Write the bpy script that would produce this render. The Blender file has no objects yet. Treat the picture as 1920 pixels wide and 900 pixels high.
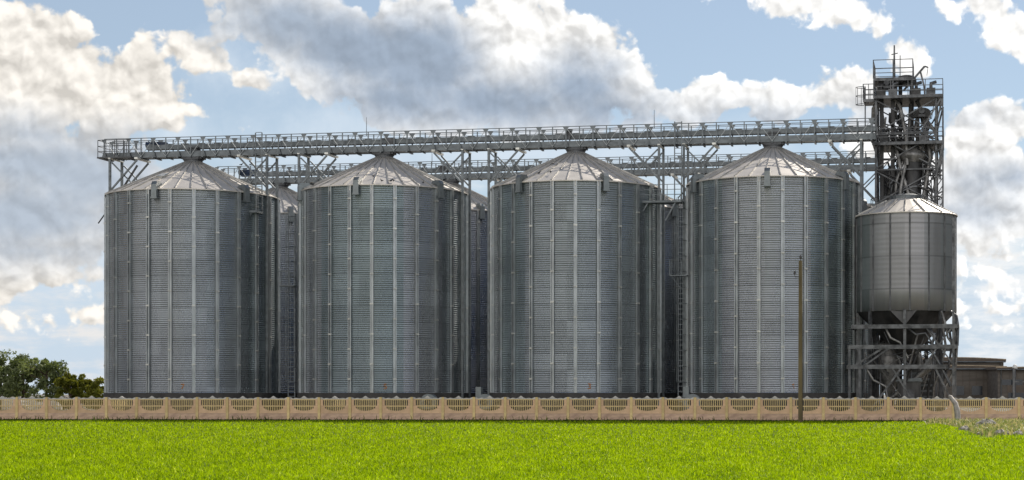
import bpy, math, random
import numpy as np
from math import sin, cos, pi, radians, atan, atan2, degrees, sqrt
from mathutils import Vector, Matrix

random.seed(7)
rng = np.random.default_rng(11)
SC = bpy.context.scene
COL = SC.collection

# ------------------------------------------------------------------ camera
F, CX, HY, HC = 3260.0, 1215.0, 738.0, 1.8        # photo calibration (1920 px wide)
cam_d = bpy.data.cameras.new('camera')
cam_d.sensor_width = 36.0
cam_d.lens = F / 1920 * 36.0
cam_d.shift_x = (960 - CX) / 1920
cam_d.shift_y = (HY - 450) / 1920
cam_d.clip_start, cam_d.clip_end = 0.5, 6000
cam = bpy.data.objects.new('camera', cam_d)
cam.location = (0, 0, HC)
cam.rotation_euler = (pi / 2, 0, 0)
COL.objects.link(cam)
SC.camera = cam

SUN_EL, SUN_AZ = radians(42), radians(34)          # azimuth clockwise from +Y
SC.view_settings.view_transform = 'Standard'
SC.view_settings.look = 'None'
SC.view_settings.exposure = 0.10
SC.view_settings.gamma = 1.0
SC.view_settings.use_curve_mapping = False
SC.cycles.max_bounces = 8
SC.cycles.transparent_max_bounces = 8
SC.cycles.use_denoising = True
SC.cycles.sample_clamp_indirect = 3.0
SC.cycles.blur_glossy = 1.0


# ------------------------------------------------------------------ sky
def build_world():
    w = bpy.data.worlds.new('World')
    SC.world = w
    w.use_nodes = True
    nt = w.node_tree
    N, L = nt.nodes, nt.links
    N.clear()

    def M(op, a, b=None, c=None, tree=nt):
        n = tree.nodes.new('ShaderNodeMath'); n.operation = op
        for i, v in enumerate((a, b, c)):
            if v is None: continue
            if isinstance(v, (int, float)): n.inputs[i].default_value = v
            else: tree.links.new(v, n.inputs[i])
        return n.outputs[0]

    def smooth(v, a, b, lo=0.0, hi=1.0):
        n = N.new('ShaderNodeMapRange'); n.interpolation_type = 'SMOOTHSTEP'
        L.new(v, n.inputs[0])
        for i, x in enumerate((a, b, lo, hi)): n.inputs[i + 1].default_value = x
        return n.outputs[0]

    def vmath(op, a, b):
        n = N.new('ShaderNodeVectorMath'); n.operation = op
        for i, v in enumerate((a, b)):
            if isinstance(v, tuple): n.inputs[i].default_value = v
            else: L.new(v, n.inputs[i])
        return n.outputs[0]

    # noise group: fine cauliflower cloud detail, about -1..1, position in degrees
    g = bpy.data.node_groups.new('cloud_noise', 'ShaderNodeTree')
    g.interface.new_socket('P', in_out='INPUT', socket_type='NodeSocketVector')
    g.interface.new_socket('Value', in_out='OUTPUT', socket_type='NodeSocketFloat')
    gi, go = g.nodes.new('NodeGroupInput'), g.nodes.new('NodeGroupOutput')
    wn = g.nodes.new('ShaderNodeTexNoise'); wn.inputs['Scale'].default_value = 0.5; wn.inputs['Detail'].default_value = 3
    g.links.new(gi.outputs[0], wn.inputs['Vector'])
    ws = g.nodes.new('ShaderNodeVectorMath'); ws.operation = 'MULTIPLY_ADD'
    g.links.new(wn.outputs['Color'], ws.inputs[0]); ws.inputs[1].default_value = (0.8, 0.8, 0)
    g.links.new(gi.outputs[0], ws.inputs[2])
    fb = g.nodes.new('ShaderNodeTexNoise'); fb.inputs['Scale'].default_value = 0.42
    fb.inputs['Detail'].default_value = 9; fb.inputs['Roughness'].default_value = 0.62
    g.links.new(ws.outputs[0], fb.inputs['Vector'])
    vo = g.nodes.new('ShaderNodeTexVoronoi'); vo.feature = 'F1'; vo.inputs['Scale'].default_value = 1.1
    vo.inputs['Detail'].default_value = 3; vo.inputs['Roughness'].default_value = 0.6; vo.normalize = True
    g.links.new(ws.outputs[0], vo.inputs['Vector'])
    a = M('MULTIPLY_ADD', fb.outputs['Fac'], 3.4, -1.7, g)
    b = M('MULTIPLY_ADD', vo.outputs['Distance'], -2.4, 0.9, g)
    s = M('ADD', M('MULTIPLY', a, 0.62, None, g), M('MULTIPLY', b, 0.5, None, g), None, g)
    g.links.new(s, go.inputs[0])

    h = bpy.data.node_groups.new('cloud_puffs', 'ShaderNodeTree')
    h.interface.new_socket('P', in_out='INPUT', socket_type='NodeSocketVector')
    h.interface.new_socket('Value', in_out='OUTPUT', socket_type='NodeSocketFloat')
    hi, ho = h.nodes.new('NodeGroupInput'), h.nodes.new('NodeGroupOutput')
    hw = h.nodes.new('ShaderNodeTexNoise'); hw.inputs['Scale'].default_value = 0.9; hw.inputs['Detail'].default_value = 4
    h.links.new(hi.outputs[0], hw.inputs['Vector'])
    hm = h.nodes.new('ShaderNodeVectorMath'); hm.operation = 'MULTIPLY_ADD'
    h.links.new(hw.outputs['Color'], hm.inputs[0]); hm.inputs[1].default_value = (0.9, 0.9, 0); h.links.new(hi.outputs[0], hm.inputs[2])
    hv = h.nodes.new('ShaderNodeTexVoronoi'); hv.voronoi_dimensions = '2D'; hv.feature = 'SMOOTH_F1'; hv.inputs['Smoothness'].default_value = 0.6
    hv.inputs['Scale'].default_value = 0.62; hv.inputs['Detail'].default_value = 2.5; hv.inputs['Roughness'].default_value = 0.5; hv.inputs['Lacunarity'].default_value = 2.3
    h.links.new(hm.outputs[0], hv.inputs['Vector']); h.links.new(hv.outputs['Distance'], ho.inputs[0])
    tc = N.new('ShaderNodeTexCoord')
    sep = N.new('ShaderNodeSeparateXYZ'); L.new(tc.outputs['Generated'], sep.inputs[0])
    az = M('MULTIPLY', M('ARCTAN2', sep.outputs[0], sep.outputs[1]), 180 / pi)
    el = M('MULTIPLY', M('ARCSINE', sep.outputs[2]), 180 / pi)
    cmb = N.new('ShaderNodeCombineXYZ'); L.new(az, cmb.inputs[0]); L.new(el, cmb.inputs[1])
    P = cmb.outputs[0]

    def noise(p):
        n = N.new('ShaderNodeGroup'); n.node_tree = g; L.new(p, n.inputs[0]); return n.outputs[0]

    def pix(px, py):                                 # bearing and height of a cloud seen in the photograph
        t = (px - CX) / F
        return degrees(atan(t)), degrees(atan((HY - py) / F * cos(atan(t))))

    def union(ells, k=0.35):
        out = None
        for e in ells:
            px, py, rx, ry = e[:4]; rot = e[4] if len(e) > 4 else 0
            x, y = pix(px, py)
            mp = N.new('ShaderNodeMapping'); mp.vector_type = 'TEXTURE'
            mp.inputs['Location'].default_value = (x, y, 0)
            mp.inputs['Rotation'].default_value = (0, 0, radians(rot))
            mp.inputs['Scale'].default_value = (rx / 57.0, ry / 57.0, 1)
            L.new(P, mp.inputs[0])
            ln = N.new('ShaderNodeVectorMath'); ln.operation = 'LENGTH'; L.new(mp.outputs[0], ln.inputs[0])
            m = min(rx, ry) / 57.0
            v = M('MULTIPLY_ADD', ln.outputs['Value'], -m, m)
            out = v if out is None else M('SMOOTH_MAX', out, v, k)
        return out

    cover = union(COVER)
    grey = union(GREY, 0.6)
    veil = union(VEIL, 0.6)
    n0 = noise(P)
    def puffs(p):
        n = N.new('ShaderNodeGroup'); n.node_tree = h; L.new(p, n.inputs[0]); return n.outputs[0]
    p0, p1 = puffs(P), puffs(vmath('ADD', P, (0.12, 0.24, 0)))
    # added unseen clouds, brightest behind the camera, to light the silos and fence
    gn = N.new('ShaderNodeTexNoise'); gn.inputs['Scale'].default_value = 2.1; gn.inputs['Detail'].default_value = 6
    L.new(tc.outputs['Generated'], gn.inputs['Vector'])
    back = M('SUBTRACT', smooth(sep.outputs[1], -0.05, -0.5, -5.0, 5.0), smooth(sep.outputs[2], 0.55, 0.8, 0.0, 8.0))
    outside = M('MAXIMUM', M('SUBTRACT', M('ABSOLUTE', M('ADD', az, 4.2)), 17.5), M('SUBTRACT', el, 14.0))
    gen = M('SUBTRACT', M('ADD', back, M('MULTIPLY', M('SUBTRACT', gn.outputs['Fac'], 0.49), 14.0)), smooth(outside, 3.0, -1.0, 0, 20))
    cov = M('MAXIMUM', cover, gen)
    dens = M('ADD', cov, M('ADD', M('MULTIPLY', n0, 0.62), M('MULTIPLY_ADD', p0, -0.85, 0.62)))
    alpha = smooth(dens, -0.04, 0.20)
    veil_a = M('MULTIPLY', smooth(M('ADD', veil, M('MULTIPLY', n0, 0.95)), -0.45, 1.4, 0.34, 0.9), smooth(el, 35.0, 16.0))
    # thick parts grey, thin rims bright; a little relief towards the sun
    gr = smooth(M('ADD', grey, M('MULTIPLY', n0, 0.60)), -0.9, 0.9)
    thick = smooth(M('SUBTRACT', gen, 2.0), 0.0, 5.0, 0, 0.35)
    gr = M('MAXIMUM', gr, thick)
    relief = M('MULTIPLY', M('SUBTRACT', p1, p0), 0.85)
    rel = M('MINIMUM', M('MAXIMUM', relief, -0.28), 0.22)

    def mixc(f, a, b):
        n = N.new('ShaderNodeMix'); n.data_type = 'RGBA'
        L.new(f, n.inputs[0])
        for i, v in ((6, a), (7, b)):
            if isinstance(v, tuple): n.inputs[i].default_value = (*v, 1)
            else: L.new(v, n.inputs[i])
        return n.outputs[2]
    warm = smooth(az, -9.0, -15.0)
    white = mixc(warm, (0.95, 0.94, 0.92), (0.84, 0.80, 0.74))
    greyc = mixc(warm, (0.33, 0.40, 0.50), (0.43, 0.49, 0.57))
    ccol = mixc(gr, white, greyc)
    side = M('MULTIPLY', M('MAXIMUM', M('MULTIPLY', smooth(az, 22.0, 36.0), smooth(az, 148.0, 116.0)), M('MULTIPLY', smooth(az, -34.0, -48.0), smooth(az, -116.0, -96.0))), smooth(sep.outputs[2], 0.75, 0.45))  # unseen dark cloud banks added left and right, to darken the silo flanks
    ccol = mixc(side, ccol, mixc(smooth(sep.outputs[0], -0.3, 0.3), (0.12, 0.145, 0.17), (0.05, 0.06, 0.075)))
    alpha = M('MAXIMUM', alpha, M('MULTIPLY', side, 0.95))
    shade = M('ADD', smooth(sep.outputs[1], -0.2, -0.7, 1.0, 1.75), M('MULTIPLY', rel, M('MULTIPLY_ADD', gr, -0.6, 1.0)))  # unseen cloud behind the camera brightened to fill the front faces
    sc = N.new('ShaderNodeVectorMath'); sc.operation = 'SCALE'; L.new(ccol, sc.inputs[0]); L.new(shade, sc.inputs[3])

    sky = N.new('ShaderNodeTexSky'); sky.sky_type = 'NISHITA'; sky.sun_disc = False
    sky.sun_elevation = SUN_EL; sky.sun_rotation = SUN_AZ
    sky.air_density = 1.0; sky.dust_density = 0.15; sky.ozone_density = 2.0; sky.altitude = 200
    b1 = N.new('ShaderNodeBackground'); b1.inputs[1].default_value = 0.08
    L.new(sky.outputs[0], b1.inputs[0])
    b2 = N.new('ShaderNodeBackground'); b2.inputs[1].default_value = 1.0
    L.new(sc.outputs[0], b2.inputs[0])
    b3 = N.new('ShaderNodeBackground'); b3.inputs[0].default_value = (0.66, 0.745, 0.835, 1)
    mv = N.new('ShaderNodeMixShader'); L.new(veil_a, mv.inputs[0]); L.new(b1.outputs[0], mv.inputs[1]); L.new(b3.outputs[0], mv.inputs[2])
    b4 = N.new('ShaderNodeBackground'); b4.inputs[0].default_value = (0.54, 0.65, 0.77, 1)
    mh = N.new('ShaderNodeMixShader'); L.new(smooth(el, 7.5, 0.5, 0, 0.92), mh.inputs[0]); L.new(mv.outputs[0], mh.inputs[1]); L.new(b4.outputs[0], mh.inputs[2])
    # thin low cloud drawn out in soft bands towards the horizon
    sn = N.new('ShaderNodeTexNoise'); sn.inputs['Scale'].default_value = 0.55; sn.inputs['Detail'].default_value = 7; sn.inputs['Roughness'].default_value = 0.62
    L.new(vmath('MULTIPLY', P, (0.55, 1.7, 0)), sn.inputs['Vector'])
    band = M('MULTIPLY', smooth(sn.outputs['Fac'], 0.42, 0.66, 0.0, 0.8), smooth(el, 8.5, 5.0))
    b5 = N.new('ShaderNodeBackground'); L.new(mixc(warm, (0.90, 0.90, 0.90), (0.84, 0.80, 0.76)), b5.inputs[0])
    ml = N.new('ShaderNodeMixShader'); L.new(band, ml.inputs[0]); L.new(mh.outputs[0], ml.inputs[1]); L.new(b5.outputs[0], ml.inputs[2])
    mv = ml
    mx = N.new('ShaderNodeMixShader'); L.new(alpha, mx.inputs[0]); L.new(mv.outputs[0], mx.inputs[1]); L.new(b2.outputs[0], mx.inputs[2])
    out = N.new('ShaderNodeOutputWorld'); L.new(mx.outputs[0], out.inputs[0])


COVER = [  # cloud bodies: x, y, half width, half height, tilt
    (50, 75, 85, 62), (110, 65, 50, 46), (120, 130, 85, 60), (60, 180, 170, 80), (190, 175, 90, 66), (255, 190, 75, 60), (305, 205, 46, 38),
    (60, 320, 250, 95), (170, 300, 140, 70), (262, 105, 16, 32), (275, 140, 30, 22),
    (60, 440, 190, 60), (30, 500, 140, 50), (130, 520, 60, 26),
    (372, 208, 30, 11, -32), (345, 85, 26, 22, -20), (385, 105, 40, 20, -20), (440, 135, 50, 19, -35), (470, 158, 34, 15, -20),
    (560, 45, 165, 75, -15), (690, 120, 190, 90, -20), (830, 120, 180, 120), (620, 115, 130, 70, -30), (760, 200, 140, 45, -8),
    (1000, 95, 100, 90), (950, 25, 95, 65), (1130, 92, 62, 52), (1090, 160, 125, 80), (1190, 175, 66, 56), (1230, 190, 64, 40), (960, 195, 260, 56),
    (1290, 195, 66, 40), (1350, 182, 60, 36), (1400, 180, 55, 32), (1470, 192, 85, 34), (1540, 192, 74, 40), (1610, 190, 64, 42), (1650, 235, 90, 60),
    (1510, 0, 100, 30, -8), (1590, 14, 76, 28, -10), (1630, 34, 36, 24), (1850, 18, 70, 34, -15), (1895, 55, 54, 42, -30),
    (1690, 98, 28, 24), (1715, 112, 30, 28),
    (1790, 255, 44, 54), (1835, 238, 50, 46), (1895, 245, 54, 46), (1850, 310, 140, 66), (1790, 370, 60, 60), (1900, 370, 90, 70),
    (1825, 470, 36, 34), (1845, 505, 56, 22), (1810, 440, 30, 28), (1890, 436, 60, 9), (1860, 583, 66, 9), (1900, 527, 46, 10), (1830, 545, 46, 13),
    (140, 440, 50, 16), (60, 560, 60, 8), (1880, 480, 50, 14), (1800, 575, 34, 12), (1895, 610, 34, 8), (1820, 400, 30, 16),
    (70, 598, 40, 17, -10), (150, 588, 40, 7),
]
GREY = [
    (60, 310, 190, 55), (160, 340, 130, 60), (40, 400, 190, 60), (60, 255, 90, 25), (250, 300, 60, 40), (60, 470, 120, 20),
    (520, 40, 120, 54), (670, 95, 180, 70, -15), (790, 118, 115, 88), (900, 190, 170, 50), (740, 185, 130, 54),
    (1085, 165, 80, 60), (1010, 195, 120, 44), (1140, 205, 90, 40),
    (1340, 222, 50, 6), (1530, 224, 70, 6), (1890, 335, 70, 20), (1800, 400, 60, 14),
]
VEIL = [
    (80, 440, 230, 170), (90, 600, 180, 70), (330, 250, 60, 60), (900, 285, 620, 60), (1300, 280, 300, 50), (1830, 400, 120, 140), (1850, 560, 160, 90),
    (500, 150, 70, 40), (420, 120, 60, 50), (720, 240, 260, 50),
]
build_world()

sun_d = bpy.data.lights.new('sun', 'SUN')
sun_d.energy = 5.0
sun_d.angle = radians(0.53)
sun_d.color = (1.0, 0.93, 0.83)
sun = bpy.data.objects.new('sun', sun_d)
sd = Vector((sin(SUN_AZ) * cos(SUN_EL), cos(SUN_AZ) * cos(SUN_EL), sin(SUN_EL)))
sun.rotation_euler = sd.to_track_quat('Z', 'Y').to_euler()
sun.location = (0, 0, 60)
COL.objects.link(sun)


# ------------------------------------------------------------------ materials
def mat(name, col, rough=0.6, metal=0.0, spec=0.5, var=0.0, scale=3.0, col2=None, bump=0.0, stretch=(1, 1, 1), detail=5, lo=0.38, hi=0.62):
    m = bpy.data.materials.new(name); m.use_nodes = True
    nt = m.node_tree; N, L = nt.nodes, nt.links
    b = N['Principled BSDF']
    b.inputs['Roughness'].default_value = rough
    b.inputs['Metallic'].default_value = metal
    b.inputs['Specular IOR Level'].default_value = spec
    b.inputs['Base Color'].default_value = (*col, 1)
    if var or col2:
        tc = N.new('ShaderNodeTexCoord'); mp = N.new('ShaderNodeMapping')
        mp.inputs['Scale'].default_value = stretch
        L.new(tc.outputs['Object'], mp.inputs[0])
        nz = N.new('ShaderNodeTexNoise'); nz.inputs['Scale'].default_value = scale; nz.inputs['Detail'].default_value = detail
        nz.inputs['Roughness'].default_value = 0.65
        L.new(mp.outputs[0], nz.inputs['Vector'])
        mr = N.new('ShaderNodeMapRange'); L.new(nz.outputs['Fac'], mr.inputs[0])
        mr.inputs[1].default_value, mr.inputs[2].default_value = lo, hi
        mx = N.new('ShaderNodeMix'); mx.data_type = 'RGBA'; L.new(mr.outputs[0], mx.inputs[0])
        c2 = col2 if col2 else tuple(c * (1 - var) for c in col)
        c1 = col if col2 else tuple(min(1, c * (1 + var)) for c in col)
        mx.inputs[6].default_value = (*c1, 1); mx.inputs[7].default_value = (*c2, 1)
        L.new(mx.outputs[2], b.inputs['Base Color'])
        if bump:
            bp = N.new('ShaderNodeBump'); bp.inputs['Strength'].default_value = bump; bp.inputs['Distance'].default_value = 0.05
            L.new(nz.outputs['Fac'], bp.inputs['Height']); L.new(bp.outputs[0], b.inputs['Normal'])
    return m


def per_piece(m, amt):
    """each cast piece has weathered to its own tone"""
    nt = m.node_tree; N, L = nt.nodes, nt.links; b = N['Principled BSDF']
    src = b.inputs['Base Color'].links[0].from_socket
    oi = N.new('ShaderNodeObjectInfo'); mr = N.new('ShaderNodeMapRange'); L.new(oi.outputs['Random'], mr.inputs[0])
    mr.inputs[3].default_value, mr.inputs[4].default_value = 1 - amt, 1 + amt * .6
    v = N.new('ShaderNodeVectorMath'); v.operation = 'SCALE'; L.new(src, v.inputs[0]); L.new(mr.outputs[0], v.inputs[3])
    L.new(v.outputs[0], b.inputs['Base Color'])


def silo_mat(name, base, ncol, tier, metal, rough):
    """galvanised sheets: every rolled sheet its own zinc tone, run-off streaks below the eave"""
    m = bpy.data.materials.new(name); m.use_nodes = True
    nt = m.node_tree; N, L = nt.nodes, nt.links
    b = N['Principled BSDF']
    def Mth(op, a, c=None):
        n = N.new('ShaderNodeMath'); n.operation = op
        for i, v in enumerate((a, c)):
            if v is None: continue
            if isinstance(v, (int, float)): n.inputs[i].default_value = v
            else: L.new(v, n.inputs[i])
        return n.outputs[0]
    tc = N.new('ShaderNodeTexCoord'); sp = N.new('ShaderNodeSeparateXYZ'); L.new(tc.outputs['Object'], sp.inputs[0])
    oi = N.new('ShaderNodeObjectInfo')
    ang = Mth('MULTIPLY', Mth('ARCTAN2', sp.outputs[1], sp.outputs[0]), ncol / (2 * pi))
    tz = Mth('FLOOR', Mth('DIVIDE', sp.outputs[2], tier))
    acol = Mth('FLOOR', Mth('ADD', ang, Mth('MULTIPLY', Mth('MODULO', tz, 2.0), 1.0)))
    cv = N.new('ShaderNodeCombineXYZ'); L.new(acol, cv.inputs[0]); L.new(Mth('MULTIPLY', oi.outputs['Random'], 57.0), cv.inputs[2])
    L.new(tz, cv.inputs[1])
    wn = N.new('ShaderNodeTexWhiteNoise'); wn.noise_dimensions = '3D'; L.new(cv.outputs[0], wn.inputs[0])
    cv2 = N.new('ShaderNodeCombineXYZ'); L.new(Mth('FLOOR', ang), cv2.inputs[0]); L.new(Mth('MULTIPLY', oi.outputs['Random'], 91.0), cv2.inputs[2])
    wn2 = N.new('ShaderNodeTexWhiteNoise'); wn2.noise_dimensions = '3D'; L.new(cv2.outputs[0], wn2.inputs[0])
    # streaks: noise stretched down the wall
    cs = N.new('ShaderNodeCombineXYZ'); L.new(Mth('MULTIPLY', ang, 1.6), cs.inputs[0]); L.new(Mth('MULTIPLY', sp.outputs[2], 0.10), cs.inputs[1])
    L.new(Mth('MULTIPLY', oi.outputs['Random'], 31.0), cs.inputs[2])
    ns = N.new('ShaderNodeTexNoise'); ns.inputs['Scale'].default_value = 2.2; ns.inputs['Detail'].default_value = 6; ns.inputs['Roughness'].default_value = 0.7
    L.new(cs.outputs[0], ns.inputs['Vector'])
    v = Mth('ADD', Mth('MULTIPLY', wn.outputs['Value'], 0.24), Mth('MULTIPLY', wn2.outputs['Value'], 0.34))
    v = Mth('ADD', v, Mth('MULTIPLY', ns.outputs['Fac'], 0.42))
    v = Mth('ADD', v, 0.52)
    # overlap line between tiers: dirt in the lap joint
    fr = Mth('FRACT', Mth('DIVIDE', sp.outputs[2], tier))
    lap = Mth('LESS_THAN', fr, 0.045)
    v = Mth('MULTIPLY', v, Mth('SUBTRACT', 1.0, Mth('MULTIPLY', lap, 0.30)))
    mx = N.new('ShaderNodeMix'); mx.data_type = 'RGBA'; L.new(wn2.outputs['Value'], mx.inputs[0])
    mx.inputs[6].default_value = (base[0] * 0.93, base[1] * 1.02, base[2] * 1.02, 1); mx.inputs[7].default_value = (base[0] * 1.06, base[1] * 0.99, base[2] * 1.0, 1)
    sc = N.new('ShaderNodeVectorMath'); sc.operation = 'SCALE'; L.new(mx.outputs[2], sc.inputs[0]); L.new(v, sc.inputs[3])
    L.new(sc.outputs[0], b.inputs['Base Color'])
    b.inputs['Metallic'].default_value = metal
    L.new(Mth('ADD', Mth('MULTIPLY', ns.outputs['Fac'], 0.25), rough), b.inputs['Roughness'])
    return m


M_wall = silo_mat('galvanised_sheet', (0.335, 0.362, 0.382), 12, 1.13, 0.80, 0.15)
M_bin = silo_mat('bin_sheet', (0.235, 0.245, 0.252), 16, 2.1, 0.5, 0.36)
M_rib = mat('stiffener_zinc', (0.34, 0.362, 0.375), 0.35, 0.6, var=0.22, scale=1.3, stretch=(1, 1, 0.4))
M_roof = mat('roof_zinc', (0.60, 0.56, 0.51), 0.50, 0.45, var=0.07, scale=1.0)
M_seam = mat('roof_seam_zinc', (0.40, 0.39, 0.37), 0.5, 0.5, var=0.2, scale=2.0)
M_steel = mat('gallery_zinc', (0.135, 0.15, 0.162), 0.45, 0.6, var=0.25, scale=1.1, stretch=(1, 1, 2))
M_steel_l = mat('bright_zinc', (0.60, 0.60, 0.57), 0.45, 0.5, var=0.2, scale=2.0)
M_splice = mat('splice_zinc', (0.46, 0.46, 0.44), 0.4, 0.5, var=0.3, scale=1.5)
M_dark = mat('weathered_dark_steel', (0.085, 0.088, 0.095), 0.55, 0.4, var=0.35, scale=1.6)
M_tower = mat('tower_steel', (0.05, 0.052, 0.056), 0.45, 0.5, col2=(0.15, 0.155, 0.165), scale=1.8)
M_duct = mat('dusty_duct_steel', (0.075, 0.074, 0.075), 0.5, 0.4, col2=(0.028, 0.028, 0.03), scale=1.2, stretch=(1, 1, 0.3))
M_spout = mat('spout_zinc', (0.20, 0.195, 0.19), 0.45, 0.5, var=0.45, scale=2)
M_blue = mat('motor_blue_paint', (0.012, 0.03, 0.075), 0.45, 0.0, var=0.3)
M_vent = mat('vent_zinc', (0.19, 0.21, 0.22), 0.45, 0.6, var=0.15, scale=2)
M_conc = mat('plinth_concrete', (0.055, 0.052, 0.05), 0.9, var=0.25, scale=1.5)
M_orange = mat('orange_paint', (0.42, 0.15, 0.02), 0.6)
M_fpink = mat('pink_concrete_paint', (0.70, 0.48, 0.30), 0.85, col2=(0.59, 0.395, 0.24), scale=2.2, bump=0.1, stretch=(1, 1, 1.4))
M_fbase = mat('stained_pink_concrete', (0.64, 0.45, 0.315), 0.85, col2=(0.37, 0.24, 0.19), scale=2.4, bump=0.1, stretch=(0.6, 1, 1.8), lo=0.42, hi=0.7)
M_fyel = mat('yellow_concrete_paint', (0.72, 0.56, 0.27), 0.85, col2=(0.60, 0.45, 0.21), scale=3.0)
for m_ in (M_fpink, M_fbase, M_fyel): per_piece(m_, 0.13)
M_fcap = mat('grey_white_crest_concrete', (0.60, 0.575, 0.54), 0.9, col2=(0.40, 0.38, 0.35), scale=4.0)
M_pole = mat('brown_concrete_pole', (0.16, 0.125, 0.06), 0.9, col2=(0.09, 0.07, 0.035), scale=2.0, stretch=(1, 1, 0.2))
M_greypost = mat('grey_post_concrete', (0.42, 0.39, 0.36), 0.9, col2=(0.28, 0.26, 0.24), scale=4)
M_ins = mat('dark_glazed_insulator', (0.03, 0.022, 0.018), 0.2)
M_rock = mat('pale_rubble', (0.42, 0.39, 0.34), 0.9, col2=(0.25, 0.23, 0.19), scale=5, bump=0.4)
M_barnw = mat('brown_barn_boards', (0.135, 0.118, 0.102), 0.85, col2=(0.085, 0.074, 0.064), scale=0.8, stretch=(0.2, 1, 3))
M_barnr = mat('brown_barn_roof', (0.12, 0.095, 0.075), 0.8, col2=(0.08, 0.065, 0.055), scale=0.6, stretch=(1, 0.3, 1))
M_trim = mat('pale_roof_edge', (0.35, 0.28, 0.20), 0.8, var=0.2)
M_glassd = mat('dark_window_glass', (0.02, 0.024, 0.03), 0.12)
M_white = mat('off_white_paint', (0.72, 0.71, 0.68), 0.6, var=0.08)
M_tyre = mat('tyre_rubber', (0.02, 0.02, 0.02), 0.8)
M_bark = mat('bark', (0.075, 0.055, 0.038), 0.9, var=0.3, scale=5)
M_bird = mat('dark_feathers', (0.02, 0.02, 0.023), 0.6, var=0.3)
M_ground = mat('yard_gravel', (0.20, 0.18, 0.15), 0.95, col2=(0.13, 0.115, 0.095), scale=0.6, bump=0.3)
M_field = mat('field_soil_and_shoots', (0.055, 0.075, 0.012), 0.95, col2=(0.04, 0.045, 0.015), scale=0.7)


def leaf_mat(name, c1, c2, trans, tcol, rough=0.5, spec=0.2, tip=None):
    m = bpy.data.materials.new(name); m.use_nodes = True
    nt = m.node_tree; N, L = nt.nodes, nt.links
    b = N['Principled BSDF']; b.inputs['Roughness'].default_value = rough; b.inputs['Specular IOR Level'].default_value = spec
    at = N.new('ShaderNodeAttribute'); at.attribute_name = 'tone'
    cr = N.new('ShaderNodeValToRGB'); L.new(at.outputs['Fac'], cr.inputs[0])
    el_ = cr.color_ramp.elements
    el_[0].color = (*c1, 1); el_[1].position = 0.8 if tip else 1.0; el_[1].color = (*c2, 1)
    if tip: e2 = el_.new(1.0); e2.color = (*tip, 1)
    col_ = cr.outputs[0]; L.new(col_, b.inputs['Base Color'])
    tr = N.new('ShaderNodeBsdfTranslucent')
    mt = N.new('ShaderNodeMix'); mt.data_type = 'RGBA'; mt.blend_type = 'MULTIPLY'; mt.inputs[0].default_value = 1
    L.new(col_, mt.inputs[6]); mt.inputs[7].default_value = (*tcol, 1)
    L.new(mt.outputs[2], tr.inputs[0])
    ms = N.new('ShaderNodeMixShader'); ms.inputs[0].default_value = trans
    L.new(b.outputs[0], ms.inputs[1]); L.new(tr.outputs[0], ms.inputs[2])
    L.new(ms.outputs[0], N['Material Output'].inputs[0])
    return m


M_grass = leaf_mat('young_crop_leaf', (0.035, 0.11, 0.001), (0.475, 0.60, 0.006), 0.5, (1.32, 1.42, 0.5), 0.5, 0.10, (0.72, 0.74, 0.20))
M_verge = leaf_mat('verge_grass_leaf', (0.035, 0.065, 0.008), (0.09, 0.13, 0.015), 0.35, (1.2, 1.2, 0.6))
M_weed = leaf_mat('dry_weed_leaf', (0.14, 0.24, 0.03), (0.55, 0.49, 0.27), 0.4, (1.2, 1.1, 0.8))
M_leaf_a = leaf_mat('dark_green_leaf', (0.055, 0.08, 0.022), (0.24, 0.28, 0.14), 0.35, (1.2, 1.2, 0.5), 0.45)
M_leaf_b = leaf_mat('olive_leaf', (0.075, 0.092, 0.012), (0.25, 0.26, 0.04), 0.4, (1.2, 1.1, 0.4), 0.5)


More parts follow.
